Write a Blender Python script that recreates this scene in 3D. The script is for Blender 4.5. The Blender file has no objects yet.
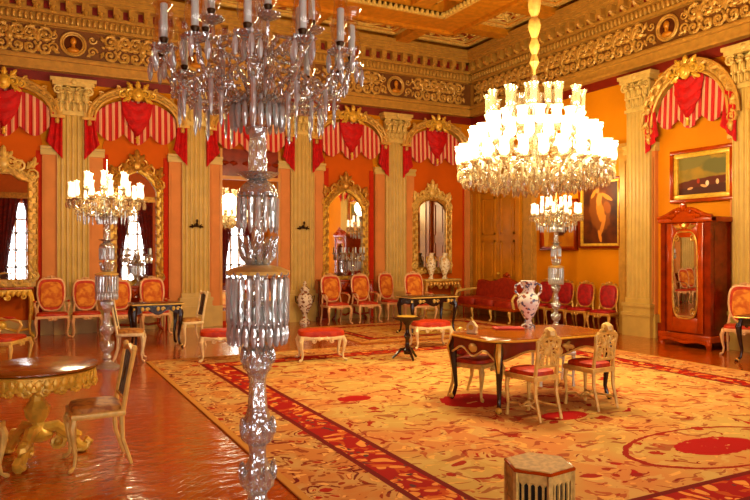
import bpy, bmesh, math, random
from math import pi, sin, cos, radians as R, sqrt
from mathutils import Vector, Matrix
random.seed(4)
sc = bpy.context.scene
COL = sc.collection
# ------------------------------------------------------------------ camera, world, daylight, exposure
cd = bpy.data.cameras.new('camera'); cam = bpy.data.objects.new('camera', cd); COL.objects.link(cam)
cam.location = (0, 0, 1.7); cam.rotation_euler = (R(90), 0, R(-27.66)); cd.sensor_width = 36; cd.lens = 32.45
cd.clip_start = .05; cd.clip_end = 200
sc.camera = cam
w = bpy.data.worlds.new('world'); sc.world = w; w.use_nodes = True
w.node_tree.nodes['Background'].inputs[0].default_value = (.72, .86, 1, 1)
w.node_tree.nodes['Background'].inputs[1].default_value = 1.4
WINX = (-5.2, -2.75, .02, 2.19, 4.69, 7.23, 9.6)
FY, BY, LX, RX, CZ = -3.2, 15.2, -6.4, 10.95, 6.95     # front, back, left, right, ceiling
for x in WINX:
    l = bpy.data.lights.new('window_daylight', 'AREA'); l.shape = 'RECTANGLE'; l.size = 1.5; l.size_y = 3.7
    l.energy = 250; l.color = (1, .98, .93)
    o = bpy.data.objects.new('window_daylight', l); COL.objects.link(o); o.location = (x, FY - .45, 2.0); o.rotation_euler = (R(90), 0, 0)
sc.view_settings.view_transform = 'Standard'; sc.view_settings.look = 'None'
sc.view_settings.exposure = .1; sc.view_settings.gamma = 1; sc.view_settings.use_curve_mapping = False
CY = sc.cycles
CY.use_denoising = True; CY.max_bounces = 12; CY.diffuse_bounces = 3; CY.glossy_bounces = 5; CY.transmission_bounces = 10
CY.transparent_max_bounces = 24; CY.sample_clamp_indirect = 6; CY.caustics_reflective = False; CY.caustics_refractive = False

# ------------------------------------------------------------------ materials
def lin(c):
    mx = max(c)
    if mx - min(c) > 60: c = tuple(max(0, mx - (mx - q)*1.15) for q in c)      # deep, saturated palette
    return tuple((v/255/12.92 if v/255 <= .04045 else ((v/255 + .055)/1.055)**2.4) for v in c) + (1,)
class NT:
    def __init__(s, name):
        s.m = bpy.data.materials.new(name); s.m.use_nodes = True; s.t = s.m.node_tree
        s.b = s.t.nodes['Principled BSDF']; s.out = s.t.nodes['Material Output']; s._o = None
    def n(s, ty, **kw):
        x = s.t.nodes.new(ty)
        for k, v in kw.items(): setattr(x, k, v)
        return x
    def put(s, sock, v):
        if hasattr(v, 'links'): s.t.links.new(v, sock)
        else: sock.default_value = v
    def obj(s):
        if s._o is None: s._o = s.n('ShaderNodeTexCoord').outputs['Object']
        return s._o
    def mth(s, op, a, b=0.0, c=None, clamp=False):
        x = s.n('ShaderNodeMath', operation=op, use_clamp=clamp); s.put(x.inputs[0], a); s.put(x.inputs[1], b)
        if c is not None: s.put(x.inputs[2], c)
        return x.outputs[0]
    def mix(s, f, a, b):
        x = s.n('ShaderNodeMix', data_type='RGBA'); s.put(x.inputs[0], f); s.put(x.inputs[6], a); s.put(x.inputs[7], b); return x.outputs[2]
    def sep(s, v=None):
        x = s.n('ShaderNodeSeparateXYZ'); s.put(x.inputs[0], v or s.obj()); return x.outputs
    def scl(s, v, k):
        x = s.n('ShaderNodeVectorMath', operation='MULTIPLY'); s.put(x.inputs[0], v); x.inputs[1].default_value = k; return x.outputs[0]
    def add(s, v, u):
        x = s.n('ShaderNodeVectorMath', operation='ADD'); s.put(x.inputs[0], v); s.put(x.inputs[1], u); return x.outputs[0]
    def noise(s, v=None, scale=5, detail=3, rough=.5, col=False):
        x = s.n('ShaderNodeTexNoise'); s.put(x.inputs['Vector'], v or s.obj()); x.inputs['Scale'].default_value = scale
        x.inputs['Detail'].default_value = detail; x.inputs['Roughness'].default_value = rough
        return x.outputs['Color' if col else 'Fac']
    def vor(s, v=None, scale=5, feature='F1', out='Distance', rnd=1.0):
        x = s.n('ShaderNodeTexVoronoi', feature=feature); s.put(x.inputs['Vector'], v or s.obj()); x.inputs['Scale'].default_value = scale
        x.inputs['Randomness'].default_value = rnd; return x.outputs[out]
    def lt(s, a, b): return s.mth('LESS_THAN', a, b)
    def gt(s, a, b): return s.mth('GREATER_THAN', a, b)
    def ss(s, v, a, b):
        x = s.n('ShaderNodeMapRange', interpolation_type='SMOOTHSTEP'); s.put(x.inputs[0], v); x.inputs[1].default_value = a; x.inputs[2].default_value = b
        return x.outputs[0]
    def bump(s, h, st=.3, d=.02):
        x = s.n('ShaderNodeBump'); x.inputs['Strength'].default_value = st; x.inputs['Distance'].default_value = d; s.put(x.inputs['Height'], h)
        s.t.links.new(x.outputs[0], s.b.inputs['Normal'])
    def fin(s, col=None, rough=.5, metal=0.0, spec=.5, **kw):
        if col is not None: s.put(s.b.inputs['Base Color'], col)
        s.put(s.b.inputs['Roughness'], rough); s.put(s.b.inputs['Metallic'], metal); s.b.inputs['Specular IOR Level'].default_value = spec
        for k, v in kw.items(): s.put(s.b.inputs[k], v)
        return s.m
def plain(name, c, rough=.5, metal=0.0, var=.12, scale=6, bump=0, bscale=40, spec=.4, **kw):
    n = NT(name); c = lin(c); d = tuple(v*(1 - var*2.2) for v in c[:3]) + (1,)
    col = n.mix(n.ss(n.noise(scale=scale, detail=4), .3, .7), d, c)
    if bump: n.bump(n.noise(scale=bscale, detail=2), bump, .01)
    return n.fin(col, rough, metal, spec, **kw)
def two(name, c1, c2, scale, lo, hi, rough=.5, metal=0.0, feature='noise', **kw):
    n = NT(name); v = n.noise(scale=scale, detail=3) if feature == 'noise' else n.vor(scale=scale)
    return n.fin(n.mix(n.ss(v, lo, hi), lin(c1), lin(c2)), rough, metal, .4, **kw)
M = {}
M['wall'] = plain('ochre_plaster', (218, 142, 30), .7, var=.07, scale=1.2, spec=.15)
M['bay'] = plain('vermilion_panel', (206, 104, 20), .7, var=.08, scale=1.5, spec=.12)
M['redbay'] = plain('vermilion_strip', (190, 58, 12), .7, var=.06, spec=.12)
M['rib'] = plain('salmon_plaster', (214, 142, 82), .6, var=.06, scale=3, spec=.2)
M['stone'] = plain('pilaster_scagliola', (206, 172, 98), .42, var=.06, scale=4)
M['stonegold'] = plain('cream_gilt_plaster', (198, 150, 74), .4, .1, var=.1, scale=9)
M['capital'] = plain('carved_cream_plaster', (226, 192, 116), .42, .1, var=.1, scale=9)
M['frieze'] = plain('brown_frieze_ground', (122, 76, 28), .6, var=.1)
M['meddark'] = plain('dark_umber_ground', (92, 48, 22), .7, spec=.1)
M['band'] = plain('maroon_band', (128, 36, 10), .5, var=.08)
M['orn'] = plain('tarnished_gilt_relief', (222, 174, 92), .38, .2, var=.14, scale=10)
M['ceil'] = two('gilded_ceiling_paint', (196, 116, 30), (226, 156, 58), 5, .35, .65, .5, .1)
M['coffer'] = two('painted_coffer_panel', (138, 52, 14), (206, 136, 46), 5, .42, .6, .5, .05)
M['beam'] = plain('gilt_beam', (216, 146, 48), .42, .2, var=.12, scale=8)
M['gold'] = plain('bright_gilding', (240, 192, 84), .3, .2, var=.14, scale=14)
M['gilt'] = plain('aged_gilding', (208, 154, 72), .33, .4, var=.2, scale=14)
M['leaf'] = plain('pale_gilt_wood', (234, 194, 110), .36, .1, var=.12, scale=14)
M['cream'] = plain('cream_painted_wood', (240, 214, 164), .35, .05, var=.1, scale=12)
M['rose'] = plain('rose_painted_wood', (226, 176, 124), .35, .05, var=.1, scale=12)
M['redvelvet'] = two('red_velvet', (176, 10, 4), (204, 14, 6), 9, .35, .65, .75)
M['redsilk'] = two('red_silk_upholstery', (170, 52, 18), (196, 74, 30), 12, .35, .65, .5)
M['darkred'] = two('crimson_damask', (140, 8, 8), (170, 20, 12), 14, .4, .6, .6)
M['orange'] = two('orange_tapestry', (190, 98, 22), (222, 148, 54), 10, .38, .62, .75)
M['sofa'] = two('russet_sofa_silk', (142, 40, 18), (166, 56, 24), 10, .35, .65, .6)
M['rust'] = two('rust_silk', (176, 56, 12), (198, 76, 18), 12, .35, .65, .7)
M['tan'] = two('tan_brocade', (150, 92, 40), (196, 140, 70), 16, .35, .6, .6)
M['mahog'] = plain('mahogany', (132, 46, 14), .2, var=.2, scale=5, spec=.5)
M['mahogl'] = plain('polished_red_mahogany', (172, 72, 20), .2, var=.16, scale=5, spec=.5)
M['walnut'] = plain('table_walnut', (150, 84, 28), .16, var=.14, scale=4, spec=.5)
M['ebony'] = plain('ebonised_wood', (44, 22, 14), .2, var=.2, scale=5, spec=.5)
M['oak'] = plain('gold_brown_door_wood', (206, 140, 44), .4, var=.1, scale=3)
M['bronze'] = plain('dark_bronze', (70, 44, 20), .35, .7, var=.2, scale=20)
M['wax'] = plain('white_candle_wax', (226, 238, 240), .45, var=.02)
M['plaster'] = plain('left_plaster', (214, 120, 30), .6, var=.05)
M['mirror'] = NT('mirror_silvering').fin((.86, .87, .87, 1), .015, 1.0)
M['drape'] = two('window_drape', (96, 24, 12), (130, 36, 18), 8, .4, .6, .8)
M['ivory'] = plain('ivory_inlay', (216, 180, 108), .6, var=.14, scale=30, spec=.15)
M['black'] = plain('black_void', (16, 10, 8), .6)
M['silver'] = plain('silvered_wood', (226, 214, 196), .3, .3, var=.12, scale=20)
def crystal(name, tint, rough=.02, dif=.12, gk=.45, bst=.0):
    n = NT(name); g = n.n('ShaderNodeBsdfGlass'); g.inputs['Color'].default_value = tint; g.inputs['Roughness'].default_value = rough; g.inputs['IOR'].default_value = 1.5
    t = n.n('ShaderNodeBsdfTransparent'); gl = n.n('ShaderNodeBsdfGlossy'); gl.inputs['Roughness'].default_value = .08
    d = n.n('ShaderNodeBsdfDiffuse'); d.inputs['Color'].default_value = tint
    bp = n.n('ShaderNodeBump'); bp.inputs['Strength'].default_value = bst; bp.inputs['Distance'].default_value = .012
    n.put(bp.inputs['Height'], n.vor(n.scl(n.obj(), (1, 1, .45)), 46))          # cut facets
    for q in (g, gl): n.t.links.new(bp.outputs[0], q.inputs['Normal'])
    m1 = n.n('ShaderNodeMixShader'); m1.inputs[0].default_value = gk
    n.t.links.new(g.outputs[0], m1.inputs[1]); n.t.links.new(gl.outputs[0], m1.inputs[2])
    m2 = n.n('ShaderNodeMixShader'); m2.inputs[0].default_value = dif; d.inputs['Roughness'].default_value = 0
    n.t.links.new(m1.outputs[0], m2.inputs[1]); n.t.links.new(d.outputs[0], m2.inputs[2])
    n.t.links.new(m2.outputs[0], n.out.inputs[0]); return n.m
M['crystal'] = crystal('cut_crystal', (.97, 1, .9, 1), dif=.12, gk=.5, bst=.85)
M['prism'] = crystal('crystal_prism', (.96, 1, .93, 1), dif=.24, gk=.5, bst=.25)
M['amber'] = crystal('warm_crystal', (1, .8, .44, 1), dif=.25)
def thin(name, k, tint=(1, 1, 1, 1), rough=.05):
    n = NT(name); t = n.n('ShaderNodeBsdfTransparent'); t.inputs[0].default_value = tint; g = n.n('ShaderNodeBsdfGlossy'); g.inputs['Roughness'].default_value = rough
    lw = n.n('ShaderNodeLayerWeight'); lw.inputs[0].default_value = .35
    f = n.mth('MULTIPLY_ADD', lw.outputs['Facing'], .5, k); m = n.n('ShaderNodeMixShader'); n.put(m.inputs[0], f)
    n.t.links.new(t.outputs[0], m.inputs[1]); n.t.links.new(g.outputs[0], m.inputs[2]); n.t.links.new(m.outputs[0], n.out.inputs[0]); return n.m
M['glass'] = thin('thin_clear_glass', .05)
M['shade'] = thin('hurricane_glass', .1, (1, .97, .9, 1))
M['pane'] = thin('window_pane', .02)
def lit(name, c, st):
    n = NT(name); n.b.inputs['Emission Color'].default_value = c; n.b.inputs['Emission Strength'].default_value = st
    n.m.cycles.emission_sampling = 'NONE'
    return n.fin((.9, .85, .7, 1), .4)
M['litshade'] = lit('glowing_glass_shade', (1, .84, .5, 1), 1.5)
M['flame'] = lit('lit_bulb', (1, .8, .45, 1), 5)
def mk_floor():
    n = NT('chevron_parquet'); o = n.sep(); x, y = o[0], o[1]
    tri = n.mth('PINGPONG', x, .32)
    u = n.mth('ADD', y, n.mth('MULTIPLY', tri, .9))
    k = n.mth('FLOOR', n.mth('DIVIDE', u, .085)); kx = n.mth('FLOOR', n.mth('DIVIDE', x, .32))
    cb = n.n('ShaderNodeCombineXYZ'); n.put(cb.inputs[0], k); n.put(cb.inputs[1], kx)
    wn = n.n('ShaderNodeTexWhiteNoise', noise_dimensions='2D'); n.put(wn.inputs['Vector'], cb.outputs[0])
    base = n.mix(wn.outputs['Value'], lin((158, 74, 6)), lin((182, 96, 10)))
    base = n.mix(n.ss(n.noise(scale=.8, detail=3), .3, .7), base, lin((172, 80, 6)))
    seam = n.lt(n.mth('FRACT', n.mth('DIVIDE', u, .085)), .05)
    col = n.mix(n.mth('MULTIPLY', seam, .45), base, lin((92, 40, 8)))
    n.bump(n.mth('ADD', n.noise(n.scl(n.obj(), (1, 1.6, 1)), 4.5, 3), n.mth('MULTIPLY', seam, -.05)), .6, .025)
    return n.fin(col, n.mth('MULTIPLY_ADD', n.noise(scale=3), .12, .1), 0, .6, **{'Coat Weight': .45, 'Coat Roughness': .1})
M['floor'] = mk_floor()
RUG = (1.68, 2.2, 8.95, 10.68)
def mk_rug(name, x0, y0, x1, y1, bw, redw, field, border):
    n = NT(name); o = n.sep(); x, y = o[0], o[1]
    d = n.mth('MINIMUM', n.mth('MINIMUM', n.mth('SUBTRACT', x, x0), n.mth('SUBTRACT', x1, x)), n.mth('MINIMUM', n.mth('SUBTRACT', y, y0), n.mth('SUBTRACT', y1, y)))
    wob = n.add(n.obj(), n.scl(n.noise(scale=2.2, detail=2, col=True), (.5, .5, 0)))
    fine = n.noise(wob, 7, 4, .6)
    def motif(scale, r1, r2, jit=1.0):      # irregular rosettes: filled heart + outline
        v = n.vor(n.scl(wob, (1, 1.25, 0)), scale, rnd=jit); v = n.mth('ADD', v, n.mth('MULTIPLY', n.mth('SUBTRACT', fine, .5), .35))
        return n.lt(v, r1), n.mth('MULTIPLY', n.gt(v, r1 + .1), n.lt(v, r2))
    red, dk, crm, gold = lin((168, 26, 14)), lin((112, 22, 16)), lin((234, 196, 130)), lin(field)
    # field
    f = n.mix(n.ss(n.noise(scale=.9, detail=3), .35, .65), gold, lin((204, 140, 84)))
    f = n.mix(n.mth('MULTIPLY', n.gt(n.noise(wob, 3.6, 3), .56), .55), f, lin((208, 178, 112)))
    st = n.vor(n.scl(wob, (1.3, 1, 0)), 1.7, 'DISTANCE_TO_EDGE')
    f = n.mix(n.mth('MULTIPLY', n.lt(st, .02), n.gt(n.noise(scale=2.3), .57)), f, lin((150, 52, 18)))
    a, b = motif(1.9, .1, .24); f = n.mix(n.mth('MULTIPLY', b, n.lt(n.noise(scale=5), .44)), f, lin((140, 50, 20))); f = n.mix(a, f, red)
    a, b = motif(3.3, .2, .36); f = n.mix(n.mth('MULTIPLY', n.gt(n.noise(scale=1.1), .46), a), f, lin((160, 48, 16)))
    f = n.mix(n.mth('MULTIPLY', n.lt(n.vor(n.scl(wob, (1, 2.2, 0)), 4.5), .13), n.lt(n.noise(scale=1.7), .5)), f, dk)
    da = n.noise(n.scl(wob, (4, 9, 0)), 1, 2); f = n.mix(n.mth('MULTIPLY', n.gt(da, .61), .7), f, lin((140, 40, 26)))
    db = n.noise(n.scl(n.add(wob, (3, 5, 0)), (9, 5, 0)), 1, 2); f = n.mix(n.mth('MULTIPLY', n.gt(db, .63), .7), f, lin((166, 56, 36)))
    dc = n.noise(n.scl(n.add(wob, (9, 1, 0)), (7, 10, 0)), 1, 2); f = n.mix(n.mth('MULTIPLY', n.gt(dc, .63), .6), f, lin((240, 190, 110)))
    # large medallions
    for mx, my, rx, ry in ((5.3, 3.8, .42, .22), (4.5, 6.2, .4, .34), (3.35, 6.9, .2, .14), (4.9, 5.2, .28, .16)):
        q = n.mth('ADD', n.mth('POWER', n.mth('DIVIDE', n.mth('SUBTRACT', x, mx), rx), 2.0), n.mth('POWER', n.mth('DIVIDE', n.mth('SUBTRACT', y, my), ry), 2.0))
        q = n.mth('ADD', q, n.mth('MULTIPLY', n.mth('SUBTRACT', fine, .5), 1.1))
        f = n.mix(n.mth('MULTIPLY', n.lt(q, 1), n.gt(fine, .36)), f, red)
        f = n.mix(n.mth('MULTIPLY', n.gt(q, 4.6), n.lt(q, 5.3 if mx > 5.2 else 0)), f, lin((150, 40, 16)))
    # border
    bd = n.mix(n.ss(n.noise(wob, 2.5), .4, .6), lin(border), lin((198, 134, 76)))
    a, b = motif(4.2, .2, .4); bd = n.mix(n.mth('MULTIPLY', b, n.gt(fine, .5)), bd, dk); bd = n.mix(n.mth('MULTIPLY', a, n.gt(n.noise(scale=3), .4)), bd, lin((170, 44, 16)))
    bd = n.mix(n.lt(n.vor(wob, 9), .2), bd, lin((150, 60, 26))); bd = n.mix(n.mth('MULTIPLY', n.gt(n.noise(n.scl(wob, (8, 11, 0)), 1, 2), .6), .8), bd, lin((134, 50, 20))); bd = n.mix(n.mth('MULTIPLY', n.gt(n.noise(n.scl(n.add(wob, (4, 4, 0)), (11, 9, 0)), 1, 2), .62), .8), bd, lin((238, 190, 116)))
    # red guard stripe
    rb = n.mix(n.lt(n.vor(wob, 8), .4), lin((160, 28, 12)), lin((226, 158, 84))); rb = n.mix(n.lt(n.vor(n.add(wob, (3, 3, 0)), 9), .26), rb, lin((92, 50, 44))); rb = n.mix(n.mth('MULTIPLY', n.gt(n.noise(wob, 9), .58), .8), rb, lin((196, 96, 34)))
    col = n.mix(n.gt(d, bw), bd, rb); col = n.mix(n.gt(d, bw + redw), col, f)
    for e in (bw, bw + redw):
        col = n.mix(n.lt(n.mth('ABSOLUTE', n.mth('SUBTRACT', d, e)), .028), col, dk)
    col = n.mix(n.lt(d, .06), col, lin((200, 146, 76)))
    n.bump(n.noise(scale=160, detail=1), .25, .004)
    return n.fin(col, .9, 0, .15)
M['rug'] = mk_rug('floral_rug_wool', *RUG, .68, .34, (196, 164, 96), (200, 160, 100))
M['rug2'] = mk_rug('gold_rug_wool', 5.5, 11.0, 9.7, 13.75, .3, .18, (206, 166, 80), (206, 166, 90))
def mk_stripe():
    n = NT('striped_silk'); x = n.sep()[0]; f = n.lt(n.mth('FRACT', n.mth('DIVIDE', x, .125)), .45)
    return n.fin(n.mix(f, lin((188, 16, 8)), lin((232, 170, 130))), .6)
M['stripe'] = mk_stripe()
def mk_porc(name, base, c1, c2, sc_):
    n = NT(name); v = n.vor(scale=sc_); w_ = n.noise(scale=sc_*1.3, detail=3)
    c = n.mix(n.gt(w_, .55), lin(base), lin(c1)); c = n.mix(n.lt(v, .25), c, lin(c2)); return n.fin(c, .12, 0, .6)
M['porc'] = mk_porc('painted_porcelain', (238, 228, 214), (84, 92, 120), (150, 92, 66), 15)
M['porc2'] = mk_porc('cream_porcelain', (244, 226, 186), (206, 170, 110), (150, 120, 90), 14)
M['porc3'] = mk_porc('imari_porcelain', (226, 206, 176), (126, 84, 60), (170, 84, 40), 11)
def mk_paint(name, bg1, bg2, blobs, scale=3):
    n = NT(name); o = n.sep(); x, z = o[0], o[2]
    nz = n.mth('MULTIPLY', n.mth('SUBTRACT', n.noise(scale=9, detail=4), .5), .9)
    c = n.mix(n.ss(n.noise(scale=scale, detail=4), .35, .65), lin(bg1), lin(bg2))
    for (cx, cz, rx, rz, a, col) in blobs:
        dx = n.mth('SUBTRACT', x, cx); dz = n.mth('SUBTRACT', z, cz)
        u = n.mth('DIVIDE', n.mth('ADD', n.mth('MULTIPLY', dx, cos(a)), n.mth('MULTIPLY', dz, sin(a))), rx)
        v = n.mth('DIVIDE', n.mth('ADD', n.mth('MULTIPLY', dx, -sin(a)), n.mth('MULTIPLY', dz, cos(a))), rz)
        q = n.mth('ADD', n.mth('ADD', n.mth('MULTIPLY', u, u), n.mth('MULTIPLY', v, v)), nz)
        s_ = n.ss(q, 1.15, .7); c = n.mix(s_, c, lin(col))
    return n.fin(c, .45, 0, .3)

# ------------------------------------------------------------------ mesh builder
class MB:
    def __init__(s): s.v, s.f, s.T = [], [], Matrix()
    def put(s, vs, fs):
        k = len(s.v); s.v += [s.T @ Vector(p) for p in vs]; s.f += [tuple(i + k for i in q) for q in fs]; return s
    def box(s, x0, x1, y0, y1, z0, z1):
        return s.put([(x, y, z) for z in (z0, z1) for y in (y0, y1) for x in (x0, x1)],
                     [(0, 2, 3, 1), (4, 5, 7, 6), (0, 1, 5, 4), (2, 6, 7, 3), (0, 4, 6, 2), (1, 3, 7, 5)])
    def cbox(s, x0, x1, y0, y1, z0, z1, b=.01):     # box with rounded edges
        bm = bmesh.new(); bmesh.ops.create_cube(bm, size=1)
        for q in bm.verts: q.co = ((x0+x1)/2 + q.co.x*(x1-x0), (y0+y1)/2 + q.co.y*(y1-y0), (z0+z1)/2 + q.co.z*(z1-z0))
        bmesh.ops.bevel(bm, geom=bm.edges[:], offset=b, segments=2, affect='EDGES', profile=.5)
        bm.verts.index_update(); s.put([q.co.copy() for q in bm.verts], [[v.index for v in f.verts] for f in bm.faces]); bm.free(); return s
    def lathe(s, prof, seg=16, c=(0, 0, 0), wob=None):
        vs, fs = [], []
        for j, (r, z) in enumerate(prof):
            for i in range(seg):
                a = 2*pi*i/seg; q = r*(wob(a, j) if wob else 1); vs.append((c[0] + q*cos(a), c[1] + q*sin(a), c[2] + z))
        for j in range(len(prof) - 1):
            for i in range(seg):
                k = (i + 1) % seg; fs.append((j*seg + i, j*seg + k, (j+1)*seg + k, (j+1)*seg + i))
        if prof[0][0] > 1e-4: fs.append(tuple(range(seg))[::-1])
        if prof[-1][0] > 1e-4: fs.append(tuple((len(prof)-1)*seg + i for i in range(seg)))
        return s.put(vs, fs)
    def tube(s, pts, r, seg=6, closed=False):
        P = [Vector(p) for p in pts]; n = len(P); rr = r if isinstance(r, (list, tuple)) else [r]*n
        vs, fs, N = [], [], None
        for i in range(n):
            t = (P[(i+1) % n] - P[i-1]) if closed else (P[min(i+1, n-1)] - P[max(i-1, 0)])
            if t.length < 1e-9: t = Vector((0, 0, 1))
            t.normalize()
            if N is None: N = t.orthogonal()
            N = N - t*N.dot(t)
            if N.length < 1e-6: N = t.orthogonal()
            N.normalize(); B = t.cross(N)
            for k in range(seg):
                a = 2*pi*k/seg + pi/4; vs.append(P[i] + (N*cos(a) + B*sin(a))*rr[i])
        for i in range(n if closed else n - 1):
            j = (i + 1) % n
            for k in range(seg): l = (k+1) % seg; fs.append((i*seg + k, i*seg + l, j*seg + l, j*seg + k))
        if not closed: fs += [tuple(range(seg))[::-1], tuple((n-1)*seg + k for k in range(seg))]
        return s.put(vs, fs)
    def ell(s, c, r, seg=8, rings=5, e=1.0, rot=None):   # (super)ellipsoid; e<1 is squarer
        pw = lambda q: math.copysign(abs(q)**e, q)
        vs, fs = [], []
        for j in range(rings + 1):
            ph = -pi/2 + pi*j/rings
            for i in range(seg):
                a = 2*pi*i/seg; p = Vector((r[0]*pw(cos(ph))*pw(cos(a)), r[1]*pw(cos(ph))*pw(sin(a)), r[2]*pw(sin(ph))))
                if rot: p = rot @ p
                vs.append(p + Vector(c))
        for j in range(rings):
            for i in range(seg): k = (i+1) % seg; fs.append((j*seg+i, j*seg+k, (j+1)*seg+k, (j+1)*seg+i))
        return s.put(vs, fs)
    def prism(s, poly, y0, y1):                          # XZ polygon extruded in Y
        n = len(poly); vs = [(x, y0, z) for x, z in poly] + [(x, y1, z) for x, z in poly]
        return s.put(vs, [tuple(range(n)), tuple(range(n, 2*n))[::-1]] + [(i, i+n, (i+1) % n + n, (i+1) % n) for i in range(n)])
    def scroll(s, cx, cz, r, a0, turns=1.4, d=1, y=0.0, wd=.02, seg=5, n=13):   # volute in the XZ plane
        pts, rr = [], []
        for i in range(n):
            t = i/(n-1); a = a0 + d*2*pi*turns*t; q = r*(1 - .8*t); pts.append((cx + q*cos(a), y, cz + q*sin(a))); rr.append(wd*(1 - .45*t))
        s.tube(pts, rr, seg); s.ell((cx, y, cz), (wd*1.1, wd*1.1, wd*1.1), 6, 4); return s
    def leaf(s, x, z, ang, L, W, y=0.0, dep=None):       # acanthus leaf, a flattened lobe with side lobes
        rot = Matrix.Rotation(-ang, 3, 'Y'); d = dep or W*.6
        s.ell((x + cos(ang)*L/2, y, z + sin(ang)*L/2), (L/2, d, W/2), 7, 4, rot=rot)
        for q in (-1, 1):
            b = ang + q*.75; rr = Matrix.Rotation(-b, 3, 'Y')
            s.ell((x + cos(ang)*L*.25 + cos(b)*L*.2, y, z + sin(ang)*L*.25 + sin(b)*L*.2), (L*.25, d*.8, W*.24), 6, 4, rot=rr)
        return s
    def mir(s, fn):                                      # run fn for x and mirrored x
        T = s.T.copy(); fn(); s.T = T @ Matrix.Scale(-1, 4, (1, 0, 0)); fn(); s.T = T; return s
    def build(s, name, mat, parent=None, smooth=True, ang=38):
        me = bpy.data.meshes.new(name); me.from_pydata([tuple(p) for p in s.v], [], s.f)
        bm = bmesh.new(); bm.from_mesh(me); bmesh.ops.recalc_face_normals(bm, faces=bm.faces[:]); bm.to_mesh(me); bm.free()
        if smooth:
            me.polygons.foreach_set('use_smooth', [True]*len(me.polygons)); me.set_sharp_from_angle(angle=R(ang))
        me.materials.append(M[mat] if isinstance(mat, str) else mat)
        o = bpy.data.objects.new(name, me); COL.objects.link(o)
        if parent: o.parent = parent
        return o
def tag(o, label, cat, group=None):
    o['label'] = label; o['category'] = cat
    if group: o['group'] = group
    return o
def thing(name, label, cat, loc=(0, 0, 0), rz=0, group=None):
    o = bpy.data.objects.new(name, None); COL.objects.link(o); o.location = loc; o.rotation_euler = (0, 0, rz); o.empty_display_size = .1
    return tag(o, label, cat, group)
def struct(o, label=None):
    o['kind'] = 'structure'
    if label: o['label'] = label
    return o
def dup(root, loc, rz, label, group=None):
    r = root.copy(); COL.objects.link(r); r.location = loc; r.rotation_euler = (0, 0, rz); r['label'] = label
    if group: r['group'] = group
    for ch in list(root.children):
        c = ch.copy(); COL.objects.link(c); c.parent = r
        for g in list(ch.children):
            d = g.copy(); COL.objects.link(d); d.parent = c
    return r
def put(o, name, parent, loc=(0, 0, 0), rot=(0, 0, 0)):  # linked copy of one part
    c = o.copy(); c.name = name; COL.objects.link(c); c.parent = parent; c.location = loc; c.rotation_euler = rot; return c
def place(o, loc, rz=0): o.location = loc; o.rotation_euler = (0, 0, rz); return o
def wallT(side):     # local (x along wall, -y out, z up) -> world
    return Matrix.Translation((0, BY, 0)) if side == 'b' else Matrix.Translation((RX, 0, 0)) @ Matrix.Rotation(-pi/2, 4, 'Z')

# ------------------------------------------------------------------ room shell
struct(MB().box(LX-.3, RX+.3, FY-.3, BY+.3, -.2, 0).build('floor', 'floor', smooth=False))
struct(MB().box(LX-.3, RX+.3, FY-.3, BY+.3, CZ+.25, CZ+.45).build('ceiling', 'ceil', smooth=False))
struct(MB().box(LX-.3, RX+.3, BY, BY+.3, 0, CZ+.3).build('wall_back', 'wall', smooth=False))
struct(MB().box(RX, RX+.3, FY, BY, 0, CZ+.3).build('wall_right', 'wall', smooth=False))
struct(MB().box(LX-.3, LX, FY, BY, 0, CZ+.3).build('wall_left', 'plaster', smooth=False))
m = MB(); xs = [LX-.3]
for x in WINX: xs += [x-.7, x+.7]
xs.append(RX+.3)
for i in range(0, len(xs), 2): m.box(xs[i], xs[i+1], FY-.3, FY, 0, CZ+.3)
for x in WINX: m.box(x-.7, x+.7, FY-.3, FY, 3.85, CZ+.3).box(x-.7, x+.7, FY-.3, FY, 0, .12)
struct(m.build('wall_front', 'plaster', smooth=False))
for i, x in enumerate(WINX):
    m = MB()
    for q in (-.7, -.26, .16, .6): m.box(x+q, x+q+.1, FY-.2, FY-.12, .12, 3.85)
    for z in (.12, .9, 1.65, 2.4, 3.0, 3.75): m.box(x-.7, x+.7, FY-.2, FY-.12, z, z+.1)
    o = struct(m.build('window_%d' % (i+1), 'cream', smooth=False))
    MB().box(x-.69, x+.69, FY-.165, FY-.155, .13, 3.84).build('window_pane', 'pane', o, smooth=False)
m0 = None
for x in WINX:        # drapes at the windows behind the camera (they show in the mirrors)
    t = thing('window_drapes', 'dark red drapes tied back at a tall window', 'curtain', (x, FY, 0), 0, 'drapes at the tall windows')
    for q in (-1, 1):
        vs, fs, n = [], [], 22
        for j in range(13):
            z = .05 + 3.95*j/12; wd = .36 + .48*max(0, (z - 1.0)/3.0)**1.3
            for i in range(n):
                u = i/(n-1); vs.append((q*(.86 - wd*u), .16 + .05*sin(u*26), z))
        fs = [(j*n+i, j*n+i+1, (j+1)*n+i+1, (j+1)*n+i) for j in range(12) for i in range(n-1)]
        m = MB(); m.put(vs, fs); m.put([(a, b+.012, c) for a, b, c in vs], [f[::-1] for f in fs]); m.build('drape', 'drape', t)
    m = MB(); m.box(-.95, .95, .02, .26, 3.95, 4.2); m.build('pelmet', 'gilt', t)

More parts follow.
